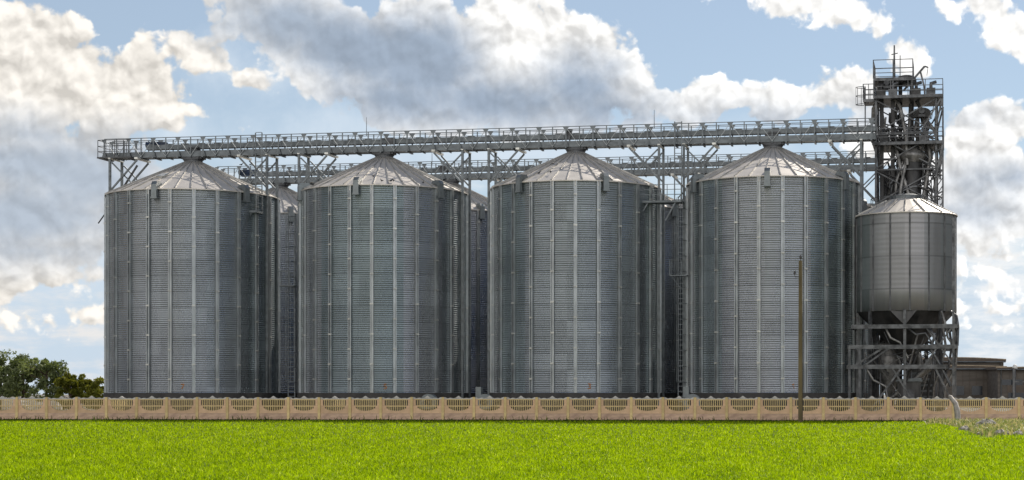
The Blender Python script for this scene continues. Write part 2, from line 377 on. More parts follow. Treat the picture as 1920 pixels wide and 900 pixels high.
# ------------------------------------------------------------------ mesh helpers
class MB:
    def __init__(s): s.v, s.f, s.mi, s.sm = [], [], [], []

    def add(s, vs, fs, mi=0, smooth=False):
        o = len(s.v); s.v.extend([tuple(p) for p in vs])
        for f in fs:
            s.f.append(tuple(o + i for i in f)); s.mi.append(mi); s.sm.append(smooth)
        return s

    def box(s, x0, x1, y0, y1, z0, z1, mi=0):
        v = [(x, y, z) for z in (z0, z1) for y in (y0, y1) for x in (x0, x1)]
        return s.add(v, [(0, 2, 3, 1), (4, 5, 7, 6), (0, 1, 5, 4), (2, 6, 7, 3), (0, 4, 6, 2), (1, 3, 7, 5)], mi)

    def cbox(s, c, d, mi=0):
        return s.box(c[0] - d[0] / 2, c[0] + d[0] / 2, c[1] - d[1] / 2, c[1] + d[1] / 2, c[2] - d[2] / 2, c[2] + d[2] / 2, mi)

    def bar(s, a, b, w, h=None, mi=0):
        h = h or w
        a, b = Vector(a), Vector(b); d = (b - a).normalized()
        up = Vector((0, 0, 1)) if abs(d.z) < 0.95 else Vector((0, 1, 0))
        x = d.cross(up).normalized(); y = x.cross(d).normalized()
        vs = []
        for p in (a, b):
            for i, j in ((-1, -1), (1, -1), (1, 1), (-1, 1)): vs.append(p + x * (i * w / 2) + y * (j * h / 2))
        return s.add(vs, [(3, 2, 1, 0), (4, 5, 6, 7), (0, 1, 5, 4), (1, 2, 6, 5), (2, 3, 7, 6), (3, 0, 4, 7)], mi)

    def tube(s, pts, r, n=8, mi=0, caps=True):
        pts = [Vector(p) for p in pts]; rs = r if isinstance(r, (list, tuple)) else [r] * len(pts)
        vs, fs = [], []
        ref = None
        for i, p in enumerate(pts):
            d = (pts[min(i + 1, len(pts) - 1)] - pts[max(i - 1, 0)]).normalized()
            if ref is None:
                up = Vector((0, 0, 1)) if abs(d.z) < 0.9 else Vector((0, 1, 0)); ref = d.cross(up).normalized()
            x = (ref - d * ref.dot(d)).normalized(); ref = x; y = d.cross(x)
            for k in range(n): vs.append(p + (x * cos(2 * pi * k / n) + y * sin(2 * pi * k / n)) * rs[i])
        for i in range(len(pts) - 1):
            for k in range(n):
                k2 = (k + 1) % n; fs.append((i * n + k, i * n + k2, (i + 1) * n + k2, (i + 1) * n + k))
        s.add(vs, fs, mi, True)
        if caps:
            m = len(pts) - 1
            s.add(vs[:n], [tuple(reversed(range(n)))], mi); s.add(vs[m * n:], [tuple(range(n))], mi)
        return s

    def lathe(s, prof, n=32, c=(0, 0), mi=0, smooth=True, a0=0.0, a1=2 * pi, cap=False):
        full = abs(a1 - a0 - 2 * pi) < 1e-6; cols = n if full else n + 1
        vs = []
        for r, z in prof:
            for k in range(cols):
                a = a0 + (a1 - a0) * k / n; vs.append((c[0] + r * cos(a), c[1] + r * sin(a), z))
        fs = []
        for i in range(len(prof) - 1):
            for k in range(n):
                k2 = (k + 1) % cols; fs.append((i * cols + k, i * cols + k2, (i + 1) * cols + k2, (i + 1) * cols + k))
        s.add(vs, fs, mi, smooth)
        if cap:
            s.add(vs[:cols], [tuple(reversed(range(cols)))], mi); s.add(vs[-cols:], [tuple(range(cols))], mi)
        return s

    def prism(s, poly, y0, y1, mi=0):                # polygon in x,z extruded along y
        n = len(poly)
        vs = [(x, y0, z) for x, z in poly] + [(x, y1, z) for x, z in poly]
        fs = [tuple(range(n)), tuple(reversed(range(n, 2 * n)))] + [(i, i + n, (i + 1) % n + n, (i + 1) % n) for i in range(n)]
        return s.add(vs, fs, mi)

    def mesh(s, name, mats):
        me = bpy.data.meshes.new(name); me.from_pydata(s.v, [], s.f)
        for m in (mats if isinstance(mats, (list, tuple)) else [mats]): me.materials.append(m)
        me.polygons.foreach_set('material_index', s.mi); me.polygons.foreach_set('use_smooth', s.sm)
        me.update(); return me

    def build(s, name, mats, parent=None, loc=None, rz=None):
        return link(name, s.mesh(name, mats), parent, loc, rz)


def link(name, me, parent=None, loc=None, rz=None):
    o = bpy.data.objects.new(name, me); COL.objects.link(o)
    if parent: o.parent = parent
    if loc: o.location = loc
    if rz is not None: o.rotation_euler = (0, 0, rz)
    return o


def tag(o, label=None, cat=None, group=None, kind=None):
    for k, v in (('label', label), ('category', cat), ('group', group), ('kind', kind)):
        if v: o[k] = v
    return o


def thing(name, label, cat, loc=(0, 0, 0), rz=0.0, group=None):
    o = bpy.data.objects.new(name, None); o.empty_display_size = 0.3; COL.objects.link(o)
    o.location = loc; o.rotation_euler = (0, 0, rz)
    return tag(o, label, cat, group)


def copy_tree(o, parent=None):
    c = o.copy(); COL.objects.link(c)
    if parent: c.parent = parent
    for ch in o.children: copy_tree(ch, c)
    return c


ROW = radians(-10)                                   # the silo rows run a little towards the camera on the right
U, V = Vector((cos(ROW), sin(ROW), 0)), Vector((-sin(ROW), cos(ROW), 0))


def on_line(px, y0, tan_r):                          # where a bearing meets a row line
    t = (px - CX) / F; y = y0 / (1 + t * tan_r); return Vector((t * y, y, 0))


def at(px, Y): return Vector(((px - CX) / F * Y, Y, 0))
def zat(py, Y): return (HY - py) * Y / F + HC


TAN = math.tan(radians(10))
FRONT0, BACK0 = 123.85, 140.5
R, ZB, ZE = 5.98, 1.86, 16.45                          # silo radius, base of the wall, eave

# ------------------------------------------------------------------ setting: ground
g = MB(); g.add([(-1500, -60, 0), (1500, -60, 0), (1500, 3500, 0), (-1500, 3500, 0)], [(0, 1, 2, 3)])
tag(g.build('ground', M_ground), kind='structure')
FY0, FT = 112.5, math.tan(radians(5))                # fence line
fl = lambda X: FY0 - X * FT
g = MB(); g.add([(-70, 5, .004), (50, 5, .004), (50, fl(50) - .3, .004), (-70, fl(-70) - .3, .004)], [(0, 1, 2, 3)])
tag(g.build('field', M_field), kind='structure')


def blades(name, mtl, X, Y, H, W, lean, z0=0.0, tone=None, bend=0.5):
    n = len(X)
    a = rng.uniform(0, 2 * pi, n); la = rng.uniform(0, 2 * pi, n); lz = np.abs(rng.normal(0, lean, n))
    dx, dy = np.cos(a) * W / 2, np.sin(a) * W / 2
    lx, ly = np.cos(la) * H * lz, np.sin(la) * H * lz
    v = np.zeros((n, 5, 3), np.float32)
    v[:, 0] = np.stack([X - dx, Y - dy, np.full(n, z0)], 1); v[:, 1] = np.stack([X + dx, Y + dy, np.full(n, z0)], 1)
    mx_, my_, mz = X + lx * .4, Y + ly * .4, z0 + H * .6
    v[:, 2] = np.stack([mx_ + dx * .8, my_ + dy * .8, mz], 1); v[:, 3] = np.stack([mx_ - dx * .8, my_ - dy * .8, mz], 1)
    v[:, 4] = np.stack([X + lx * (1 + bend), Y + ly * (1 + bend), z0 + H * (1 - .25 * lz)], 1)
    me = bpy.data.meshes.new(name)
    me.vertices.add(n * 5); me.vertices.foreach_set('co', v.reshape(-1))
    idx = np.arange(n)[:, None] * 5 + np.array([0, 1, 2, 3, 3, 2, 4])[None]
    me.loops.add(n * 7); me.loops.foreach_set('vertex_index', idx.reshape(-1).astype(np.int32))
    ls = (np.arange(n)[:, None] * 7 + np.array([0, 4])[None]).reshape(-1).astype(np.int32)
    me.polygons.add(n * 2); me.polygons.foreach_set('loop_start', ls)
    t = rng.random(n) if tone is None else tone
    at_ = me.attributes.new('tone', 'FLOAT', 'POINT'); at_.data.foreach_set('value', np.repeat(t, 5).astype(np.float32))
    me.materials.append(mtl); me.update(calc_edges=True); me.validate()
    return link(name, me)


def field_points(n, y0, y1, power, margin=5):
    u = rng.random(n); p = 1 - power
    y = (y0 ** p + u * (y1 ** p - y0 ** p)) ** (1 / p)
    xl = (0 - CX) / F * y - margin; xr = (1920 - CX) / F * y + margin
    return xl + rng.random(n) * (xr - xl), y


X, Y = field_points(460000, 30, 118, 1.7)
keep = Y < fl(X) - 1.6 - 0.5 * np.sin(X * .35) - 0.4 * np.sin(X * .9 + 1)
def patch_edge(X, Y):
    px = CX + F * X / Y; k = np.clip((px - 1740) / 105, 0, 1)
    return 103 - 30 * k * k * (3 - 2 * k) + 2.0 * np.sin(px * .05) + 1.2 * np.sin(px * .13 + Y * .3)
right = (Y > patch_edge(X, Y)) & (X / Y > (1740 - CX) / F)
keep &= ~right
X, Y = X[keep], Y[keep]
clump = 0.5 + 0.5 * np.sin(X * 1.7 + 2 * np.sin(Y * .21)) * np.sin(Y * .37 + 1.3 * np.sin(X * .4))
patch = 0.5 + 0.5 * np.sin(X * 5.3 + 3 * np.sin(Y * .9)) * np.sin(Y * 1.1 + 2 * np.sin(X * 2.1))
tone = np.clip(rng.beta(1.5, 1.8, len(X)) * .72 + .09 * clump + .13 * patch, 0, .8) + (rng.random(len(X)) > .95) * rng.uniform(.1, .45, len(X))
tone = np.clip(tone, 0, 1)
o = blades('grass', M_grass, X, Y, rng.uniform(.07, .14, len(X)) * (.9 + .2 * clump), .011 + .00022 * Y, .6, tone=tone)
tag(o, 'bright green young crop covering the field in front of the fence', 'grass', kind='stuff')
n = 26000
X = rng.uniform(-50, 32, n); Y = fl(X) - rng.uniform(.12, 2.6, n) * (.7 + .3 * np.sin(X * .8))
o = blades('verge_grass', M_verge, X, Y, rng.uniform(.05, .17, n) * (1 + (rng.random(n) > .97) * 1.9), .05, .6)
tag(o, 'dark rough grass along the foot of the concrete fence', 'grass', kind='stuff')
# rough weedy patch by the leaning post
n = 42000
X = rng.uniform(11, 28, n); Y = rng.uniform(69, 109.5, n)
k = (Y > patch_edge(X, Y) - .6) & (X / Y > (1738 - CX) / F) & (Y < fl(X) - .8) & (rng.random(n) < .42 + .45 * np.sin(X * 1.9 + Y * .4))
X, Y = X[k], Y[k]
o = blades('weeds', M_weed, X, Y, rng.uniform(.10, .40, len(X)), .07, .7)
tag(o, 'dry yellowish weeds on the rough patch beside the leaning post', 'weeds', kind='stuff')


def rock(name, seed, s, squash=.6):
    r = random.Random(seed); mb = MB(); ph = [r.uniform(0, 6) for _ in range(6)]
    nu, nv = 12, 7; vs = []
    for j in range(nv + 1):
        t = pi * j / nv
        for i in range(nu):
            a = 2 * pi * i / nu
            k = 1 + .22 * sin(3 * a + ph[0]) * sin(2 * t + ph[1]) + .15 * sin(5 * a + ph[2] + t * 3) + r.uniform(-.07, .07)
            vs.append((s * k * sin(t) * cos(a), s * k * .8 * sin(t) * sin(a), s * squash * (cos(t) * k + .55)))
    fs = [(j * nu + i, (j + 1) * nu + i, (j + 1) * nu + (i + 1) % nu, j * nu + (i + 1) % nu) for j in range(nv) for i in range(nu)]
    mb.add(vs, fs)
    return mb.mesh(name, M_rock)


for i, (px, Y_, s, lab) in enumerate([
        (1850, 92, .55, 'largest pale rubble stone on the weedy patch right of the leaning post'),
        (1808, 83, .30, 'pale rubble stone at the front edge of the weeds nearest the leaning post'),
        (1878, 73.5, .34, 'second pale rubble stone from the right along the front edge of the weeds'),
        (1908, 74, .26, 'rightmost pale rubble stone on the weedy patch'),
        (1838, 74.5, .20, 'smallest pale rubble stone at the front edge of the weeds')]):
    p = at(px, Y_)
    tag(link('rubble_stone', rock('rubble_stone', 30 + i, s, .5), loc=(p.x, p.y, 0), rz=i * 1.3), lab, 'stone', 'rubble stones on the weedy patch')


# ------------------------------------------------------------------ silos
def corrugated(r, z0, z1, period, amp, n):
    k = int(round((z1 - z0) / period)); prof = []
    for i in range(k * 6 + 1):
        prof.append((r + amp * cos(2 * pi * i / 6), z0 + (z1 - z0) * i / (k * 6)))
    return MB().lathe(prof, n)


me_wall = corrugated(R, ZB, ZE, 0.15, 0.023, 96).mesh('wall', M_wall)
me_found = MB().lathe([(R + .22, 0), (R + .22, ZB - .02), (R - .3, ZB + .03)], 64, smooth=False).mesh('foundation', M_conc)


def roof_mesh():
    mb = MB(); n = 36; r0, z0, r1, z1 = R + .16, ZE - .05, .62, 19.02
    mb.lathe([(r0, z0 - .07), (r0, z0), (r1, z1)], n, smooth=False)
    sl = Vector((r1 - r0, 0, z1 - z0)).normalized()
    for k in range(n):
        a = 2 * pi * k / n; c, s_ = cos(a), sin(a)
        p0 = Vector((r0 * c, r0 * s_, z0 + .035)); p1 = Vector((r1 * c, r1 * s_, z1 + .035))
        mb.bar(p0, p1, .055, .09, 1)
    return mb.mesh('roof', [M_roof, M_seam])


me_roof = roof_mesh()
col = MB().lathe([(.66, 18.98), (.66, 19.2), (.72, 19.2), (.72, 19.26), (.5, 19.26)], 20, smooth=False)
col.box(-.62, .62, -.5, .5, 19.262, 19.44); col.box(-.75, -.63, -.45, .45, 19.3, 19.42); col.box(.63, .8, -.4, .4, 19.28, 19.44)
me_collar = col.mesh('inlet_collar', M_dark)


def rib_mesh(offset):
    mb = MB(); r = R + .015
    prof = [(-.115, .0), (-.115, .15), (-.068, .15), (-.062, .03), (.062, .03), (.068, .15), (.115, .15), (.115, .0)]
    vs = [(r + d, t, z) for z in (ZB, ZE - .12) for t, d in prof]
    n = len(prof)
    mb.add(vs, [(i, i + 1, n + i + 1, n + i) for i in range(n - 1)])
    z = ZB + .9 + offset
    while z < ZE - 1:
        mb.box(r + .02, r + .18, -.125, .125, z, z + .11, 1); z += 2.1
    if offset > .5: pass
    mb.box(r + .031, r + .10, -.042, .042, ZE - .45, ZE - .14, 1)
    return mb.mesh('stiffener', [M_rib, M_splice])


me_rib = [rib_mesh(0.0), rib_mesh(1.05)]


def vent_mesh():                                     # gooseneck eave vent, radial +x
    mb = MB()
    mb.prism([(R - .55, ZE + .28), (R - .4, ZE + .48), (R + .18, ZE + .45), (R + .36, ZE + .22), (R + .36, ZE - .72), (R + .10, ZE - .72), (R + .10, ZE + .02), (R - .05, ZE + .12)], -.19, .19)
    mb.box(R + .07, R + .40, -.23, .23, ZE - .80, ZE - .68)
    return mb.mesh('eave_vent', M_vent)


me_vent = vent_mesh()
me_hatch = MB().box(-.28, .28, -.28, .28, 0, .12).box(-.33, .33, -.33, .33, .125, .16).mesh('roof_hatch', M_steel_l)


def number_mesh(ch):
    strokes = {'7': [[(0, 1), (1, 1), (.25, 0)]],
               '5': [[(.95, 1), (.15, .95), (.05, .58), (.7, .55), (1, .3), (.75, .04), (.1, 0)]],
               '3': [[(.1, 1), (.8, 1), (.95, .8), (.45, .55), (.95, .35), (.9, .08), (.05, 0)]],
               '1': [[(.1, .7), (.6, 1), (.6, 0)]]}[ch]
    mb = MB()
    for st in strokes:
        for (x0, z0), (x1, z1) in zip(st, st[1:]):
            mb.bar((x0 * .22 - .11, 0, z0 * .33), (x1 * .22 - .11, 0, z1 * .33), .012, .05)
    return mb.mesh('painted_number', M_orange)


def make_silo(px, y0, label, group, vent_deg, number=None, rot=0.0, rib0=0.0):
    p = on_line(px, y0, TAN)
    t = thing('grain_silo', label, 'silo', p, ROW, group)
    link('foundation', me_found, t)
    w = link('wall', me_wall, t, rz=radians(rot))
    r = link('roof', me_roof, t, rz=radians(rot))
    link('inlet_collar', me_collar, r, rz=-radians(rot))
    for k in range(24):
        link('stiffener', me_rib[k % 2], t, rz=radians(-90 + rib0 + 15 * k))
    for a in vent_deg: link('eave_vent', me_vent, t, rz=radians(a))
    if number:
        ch, a = number
        q = link('painted_number', number_mesh(ch), w)
        a = radians(a) - radians(rot)
        q.location = ((R + .035) * cos(a), (R + .035) * sin(a), ZB + .28); q.rotation_euler = (0, 0, a + pi / 2)
    return t, p


def bear(px, c):                                     # local angle on a silo whose wall shows at this bearing
    t = (px - CX) / F
    best = None
    for k in range(-900, 901):
        a = -pi / 2 + radians(k * .1)
        q = c + U * (R * cos(a)) + V * (R * sin(a))
        e = abs(q.x / q.y - t)
        if best is None or e < best[0]: best = (e, a)
    return degrees(best[1])


FS = []
for px, lab, vents, num, rib in [
        (362.5, 'tall front silo with an orange 7 at its foot, nearest the trees', (295, 455), ('7', 343), 405),
        (720.5, 'tall front silo with an orange 5 painted low on its wall', (568, 670, 822), ('5', 722), 740),
        (1080, 'tall front silo with an orange 3 painted low on its wall', (977, 1134), ('3', 1105), 1079),
        (1449.5, 'tall front silo behind the utility pole, with an orange 1 at its foot', (1306, 1439, 1581), ('1', 1488), 1467)]:
    c = on_line(px, FRONT0, TAN)
    va = [bear(v, c) for v in vents] + [100, 160, 40]
    t, p = make_silo(px, FRONT0, lab, 'front row of grain silos', va, (num[0], bear(num[1], c)), rot=random.uniform(0, 10), rib0=bear(rib, c) + 90)
    if num[0] == '7': t.scale = (1.035, 1.035, 1)
    FS.append((t, p))
a = radians(-78)
for si, (ang, rr) in ((0, (-100, 3.6)), ):
    t = FS[si][0]; zz = ZE + (R - rr) * 2.62 / 5.6
    h = link('roof_hatch', me_hatch, t); h.location = (rr * cos(radians(ang)), rr * sin(radians(ang)), zz)
    h.rotation_euler = (0, radians(25), radians(ang))
BS = []
for px, lab, vents in [
        (525, 'rear-row silo seen in the gap between the silos marked 7 and 5', (-60, -95, -20)),
        (845, 'rear-row silo seen in the gap between the silos marked 5 and 3', (-50, -100, 10)),
        (1172, 'rear-row silo seen in the gap between the silos marked 3 and 1', (-40, -100, 10)),
        (1497, 'rear-row silo glimpsed between the silo marked 1 and the hopper bin', (-30, -100, 10))]:
    t, p = make_silo(px, BACK0, lab, 'rear row of grain silos', vents, rot=random.uniform(0, 10), rib0=random.uniform(0, 15))
    BS.append((t, p))


# ------------------------------------------------------------------ conveyor galleries
def gallery(label, y0, px0, px1, skip=(), extras=()):
    p0 = on_line(px0, y0, TAN); p1 = on_line(px1, y0, TAN); Lg = (p1 - p0).length
    zb = 19.46
    t = thing('conveyor_gallery', label, 'conveyor', (p0.x, p0.y, zb), ROW, 'conveyor galleries over the silos')
    MB().box(0, Lg, -.5, .5, 0, .07).box(0, Lg, -.55, -.502, -.03, .40).box(0, Lg, .502, .55, -.03, .40).build('walkway_deck', M_steel, t)
    c = MB().box(3.2, Lg, -.30, .30, .60, .93)
    x = 3.4
    while x < Lg - .6:
        c.box(x, x + .45, -.33, .33, .932, 1.0); x += 1.3
    c.build('conveyor_casing', M_steel, t)
    st = MB()
    bay = .985; nb = int(Lg / bay)
    for side, nm in ((-1, 'handrail'), (1, 'handrail')):
        y = side * .62
        MB().bar((0, y, 1.42), (Lg, y, 1.42), .05).bar((0, y, 1.12), (Lg, y, 1.12), .03).build(nm, M_steel, t)
    post = MB()
    for y in (-.62, .62): post.box(-.035, .035, y - .03, y + .03, -.02, 1.40)
    post.box(-.03, .03, -.66, .66, -.10, -.035)
    gus = MB()
    for y in (-.62, .62):
        gus.box(-.045, .045, y - .035, y + .035, -.02, 1.395)
        gus.prism([(-.22, 1.39), (.22, 1.39), (.07, 1.16), (-.07, 1.16)], y - .045, y - .037)
        gus.prism([(-.05, .45), (.05, .45), (.20, -.02), (-.20, -.02)], y - .045, y - .037)
    gus.box(-.06, .06, -.78, .70, -.12, -.035)
    mp, mg = post.mesh('truss_post', M_steel), gus.mesh('truss_post', M_steel)
    br = [MB().bar((0, -.64, .03 if k else 1.36), (bay, -.64, 1.36 if k else .03), .035, .03).mesh('brace', M_rib) for k in (0, 1)]
    far = MB()
    for i in range(nb + 1):
        link('truss_post', mg if i % 2 == 0 else mp, t, (i * bay, 0, 0))
        if i < nb:
            link('brace', br[i % 2], t, (i * bay, 0, 0))
            a, b = (.03, 1.36) if i % 2 else (1.36, .03)
            far.bar((i * bay, .64, a), (i * bay + bay, .64, b), .035, .03)
    far.build('rear_lattice', M_rib, t)
    return t, p0, Lg


def motor(parent, x, y, z):
    m = MB()
    m.tube([(x - .5, y, z), (x + .35, y, z)], .21, 14).tube([(x - .62, y, z), (x - .5, y, z)], .24, 14)
    for k in range(10): m.bar((x - .42, y + .22 * cos(k * pi / 5), z + .22 * sin(k * pi / 5)), (x + .28, y + .22 * cos(k * pi / 5), z + .22 * sin(k * pi / 5)), .02, .03)
    m.box(x - .15, x + .15, y - .3, y - .2, z + .05, z + .27)
    m.box(x + .36, x + 1.0, y - .2, y + .2, z - .17, z + .17); m.box(x - .4, x + .9, y - .2, y + .2, z - .36, z - .24)
    m.build('drive_motor', M_blue, parent)


G1, g1p, g1L = gallery('long steel conveyor gallery with handrails over the front silo roofs', FRONT0, 203, 1642)
G2, g2p, g2L = gallery('second conveyor gallery partly hidden behind the front silo roofs', BACK0, 413, 1642)
s_of = lambda px, y0, p0: (on_line(px, y0, TAN) - p0).length
motor(G1, s_of(290, FRONT0, g1p), -.05, .98)
motor(G2, s_of(462, BACK0, g2p), -.05, .98)
for px, kind in ((362, 0), (735, 1), (1066, 2), (1447, 0)):
    x = s_of(px, FRONT0, g1p)
    h = MB()
    if kind == 0: h.box(x - .45, x + .45, -.36, .36, .45, .595).box(x - .2, x + .6, -.45, -.31, .62, .72)
    if kind == 1: h.prism([(x - .35, 1.0), (x + .35, 1.0), (x + .3, .5), (x - .25, .5)], -.48, -.31).box(x - .9, x - .4, -.5, -.31, .5, .62)
    if kind == 2: h.prism([(x - .05, 1.3), (x + .38, 1.22), (x + .2, .5), (x - .2, .6)], -.5, -.31).box(x + .4, x + .9, -.48, -.31, .55, .8)
    h.build('outlet_gate', M_dark, G1)
for px in (835, 1095):
    x = s_of(px, BACK0, g2p)
    MB().prism([(x - .5, 1.1), (x + .5, 1.1), (x + .3, .6), (x - .3, .6)], -.5, -.31).build('outlet_gate', M_dark, G2)
for G, p0, y0, px, h in ((G1, g1p, FRONT0, 682, 1.25), (G1, g1p, FRONT0, 1224, 1.2), (G2, g2p, BACK0, 806, 1.6)):
    x = s_of(px, y0, p0)
    MB().tube([(x, .6, 1.3), (x, .6, 1.45 + h)], [.028, .014], 6).build('lightning_rod', M_steel, G)
# loading platform with its own railing at the far left end
e = MB()
for x in (-.35, 0.3, 1.0, 1.7):
    for y in (-.95, .95): e.tube([(x, y, 0), (x, y, 1.3)], .03, 6)
for z in (.45, .85, 1.3):
    for y in (-.95, .95): e.tube([(-.35, y, z), (2.3, y, z)], .026, 6)
    e.tube([(-.35, -.95, z), (-.35, .95, z)], .026, 6)
e.build('end_railing', M_dark, G1)
MB().box(-.4, 2.3, -1.0, -.56, -.06, .05).box(-.4, -.02, -.555, 1.0, -.06, .05).build('end_platform', M_dark, G1)


# ------------------------------------------------------------------ support frames beside the silos
def frame(side):
    """two posts down a silo's flank; crossed struts carry the gallery; side=+1 right flank"""
    parts = []
    s = side; zt = 19.33
    for y in (-.95, .95):
        parts.append(('post', MB().box(-.08, .08, y - .08, y + .08, 0, zt)))
        parts.append(('strut', MB().bar((-s * .02, y - .0, ZE + .5), (-s * 2.15, y, zt - .12), .13, .11)))
        parts.append(('strut', MB().bar((-s * .1, y + .12, zt - .25), (-s * 1.75, y + .12, ZE + 1.0), .10, .09)))
    cb = MB()
    cb.box(-.09, .09, -1.1, 1.1, zt, zt + .08); parts.append(('cross_beam', cb))
    cb = MB(); cb.box(-s * 2.15 - .13, -s * 2.15 + .13, -1.1, 1.1, zt - .06, zt + .08); parts.append(('cross_beam', cb))
    return [(n, b.mesh(n, M_steel if n != 'cross_beam' else M_steel_l)) for n, b in parts]


fm = {1: frame(1), -1: frame(-1)}
for i, (t, p) in enumerate(FS):
    num = '7531'[i]
    for s in (-1, 1):
        q = p + U * (s * (R + .22))
        o = thing('support_frame', f"steel gallery support frame up the {'right' if s > 0 else 'left'} flank of silo {num}", 'support frame', q, ROW, 'steel frames carrying the front gallery')
        for n, me in fm[s]: link(n, me, o)
for i, (t, p) in enumerate(BS):
    for s in (-1, 1):
        if i == 0 and s < 0: continue
        q = p + U * (s * (R + .22))
        gap = ['7 and 5', '5 and 3', '3 and 1'][i] if i < 3 else None
        lab = f"support frame on the {'right' if s > 0 else 'left'} flank of the rear silo between silos {gap}" if gap else f"support frame on the {'right' if s > 0 else 'left'} flank of the rear silo nearest the tower"
        o = thing('support_frame', lab, 'support frame', q, ROW, 'steel frames carrying the rear gallery')
        for n, me in fm[s]: link(n, me, o)


# ------------------------------------------------------------------ ladders and platforms
def ladder(label, loc, z0, z1, w=.5, cage=True, mid=None):
    t = thing('caged_ladder', label, 'ladder', loc, ROW, 'ladders between the silos')
    for x in (-w / 2, w / 2): MB().box(x - .035, x + .035, -.03, .03, z0, z1).build('rail', M_steel, t)
    z = z0 + .3
    rm = MB().box(-w / 2 + .036, w / 2 - .036, -.02, .02, 0, .04).mesh('rung', M_steel)
    while z < z1: link('rung', rm, t, (0, 0, z)); z += .36
    if cage:
        c = MB(); z = z0 + 2.4
        hoop = lambda z: [(.36 * cos(a), -.05 - .62 * sin(a), z) for a in [pi * k / 8 for k in range(9)]]
        while z < z1:
            c.tube(hoop(z), .022, 5); z += 1.1
        for a in (.5, 1.1, 1.57, 2.1, 2.7): c.bar((.36 * cos(a), -.05 - .62 * sin(a), z0 + 2.4), (.36 * cos(a), -.05 - .62 * sin(a), z1 - .1), .025)
        c.build('cage', M_steel, t)
    if mid:
        p = MB().box(-.75, .45, -.7, -.05, mid, mid + .07)
        for x in (-.75, .1): p.bar((x, -.7, mid + .06), (x, -.7, mid + 1.1), .04)
        p.bar((-.75, -.7, mid + 1.1), (.1, -.7, mid + 1.1), .04).bar((-.75, -.05, mid + .06), (-.75, -.05, mid + 1.1), .04).bar((-.75, -.7, mid + 1.1), (-.75, -.05, mid + 1.1), .04)
        p.bar((-.7, -.4, mid), (0, -.1, mid - .9), .05)
        p.build('rest_platform', M_steel, t)
    return t


def flank(i, s, du, dv): return FS[i][1] + U * (s * (R + du)) + V * dv
ladder('caged ladder with rest platform in the gap between silos 7 and 5', flank(1, -1, .65, -1.3), .2, 15.0, mid=9.6)
ladder('caged ladder with rest platform in the gap between silos 3 and 1', flank(3, -1, .25, -1.7), .2, 15.6, mid=10.0)
ladder('uncaged ladder rising past the right eave of silo 7 to the gallery', flank(0, 1, -.15, -1.6), 15.2, 20.9, cage=False)
ladder('uncaged ladder rising between silos 3 and 1 to the gallery', flank(3, -1, .55, -1.45), 15.1, 20.9, cage=False)


def platform(label, loc, x0, x1):
    t = thing('service_platform', label, 'platform', loc, ROW, 'railed platforms at the silo eaves')
    MB().box(x0, x1, -.7, .5, 0, .14).build('deck', M_steel, t)
    r = MB(); n = max(3, int((x1 - x0) / .8))
    for i in range(n + 1):
        x = x0 + .03 + (x1 - x0 - .06) * i / n; r.bar((x, -.68, .14), (x, -.68, 1.25), .045)
    for z in (.55, .9, 1.25): r.bar((x0, -.68, z), (x1, -.68, z), .04)
    for x in (x0 + .03, x1 - .03):
        r.bar((x, .47, .14), (x, .47, 1.25), .045)
        for z in (.7, 1.25): r.bar((x, -.68, z), (x, .47, z), .04)
    r.build('railing', M_steel, t)
    for x in (x0 + .25, x1 - .8): MB().bar((x - .35, -.55, -1.25), (x + .35, -.55, 0), .09).build('bracket', M_steel, t)
    return t


q = flank(0, 1, 0, -2.0); platform('railed steel platform at the right eave of the silo marked 7', (q.x, q.y, 14.95), -1.9, .15)
q = flank(2, 1, 0, -2.0); platform('railed steel platform bridging the eaves between the silos marked 3 and 1', (q.x, q.y, 15.1), -.9, 2.1)
q = BS[0][1] + U * 1.0 + V * (-R - .5); platform('small railed platform on the rear silo eave between silos 7 and 5', (q.x, q.y, 14.9), -.7, .9)
# drain pipe down the left end
q = flank(0, -1, .55, -.3)
t = thing('downpipe', 'dark pipe standing up the far left flank of the silo marked 7', 'pipe', q, ROW)
MB().tube([(0, 0, 0), (0, 0, 15.6), (.1, 0, 16.0), (1.1, 0, 17.3), (2.2, 0, 18.9)], .085, 8).build('pipe', M_dark, t)
c = MB()
for z in (2.2, 4.6, 7.0, 9.4, 11.8, 14.2): MB().box(-.22, .5, -.03, .03, z, z + .06).build('clamp', M_dark, t)
c.tube([(-.9, -.1, 14.6), (-.2, -.1, 15.5), (.25, -.1, 16.2)], .05, 6)
c.build('side_branch', M_dark, t)


# aeration fans at the silo feet
def fan(px, Y_, label, duct=True):
    p = at(px, Y_)
    t = thing('aeration_fan', label, 'fan', p, ROW, 'aeration fans at the silo feet')
    MB().box(-.45, .45, -.3, .3, 0, .78).build('base', M_conc, t)
    h = MB(); n = 24
    ring = [(.30, -.26), (.58, -.26), (.58, .26), (.30, .26)]
    vs = [(r * cos(2 * pi * k / n), y, 1.2 + r * sin(2 * pi * k / n)) for r, y in ring for k in range(n)]
    fs = [((j % 4) * n + k, (j % 4) * n + (k + 1) % n, ((j + 1) % 4) * n + (k + 1) % n, ((j + 1) % 4) * n + k) for j in range(4) for k in range(n)]
    h.add(vs, fs); h.build('housing', M_vent, t)
    b = MB()
    for k in range(6):
        a = k * pi / 3; b.bar((.08 * cos(a), 0, 1.2 + .08 * sin(a)), (.28 * cos(a), .04, 1.2 + .28 * sin(a)), .12, .02)
    b.tube([(0, -.1, 1.2), (0, .1, 1.2)], .09, 10); b.build('impeller', M_dark, t)
    if duct: MB().box(-.62, -.24, -.22, .22, 1.55, 2.25).build('outlet_duct', M_vent, t)


fan(1299, 116.2, 'grey aeration fan at the left foot of the silo marked 1')
fan(910, 116.8, 'grey aeration fan at the left foot of the silo marked 3')
fan(805, 116.4, 'grey aeration fan at the right foot of the silo marked 5', False)

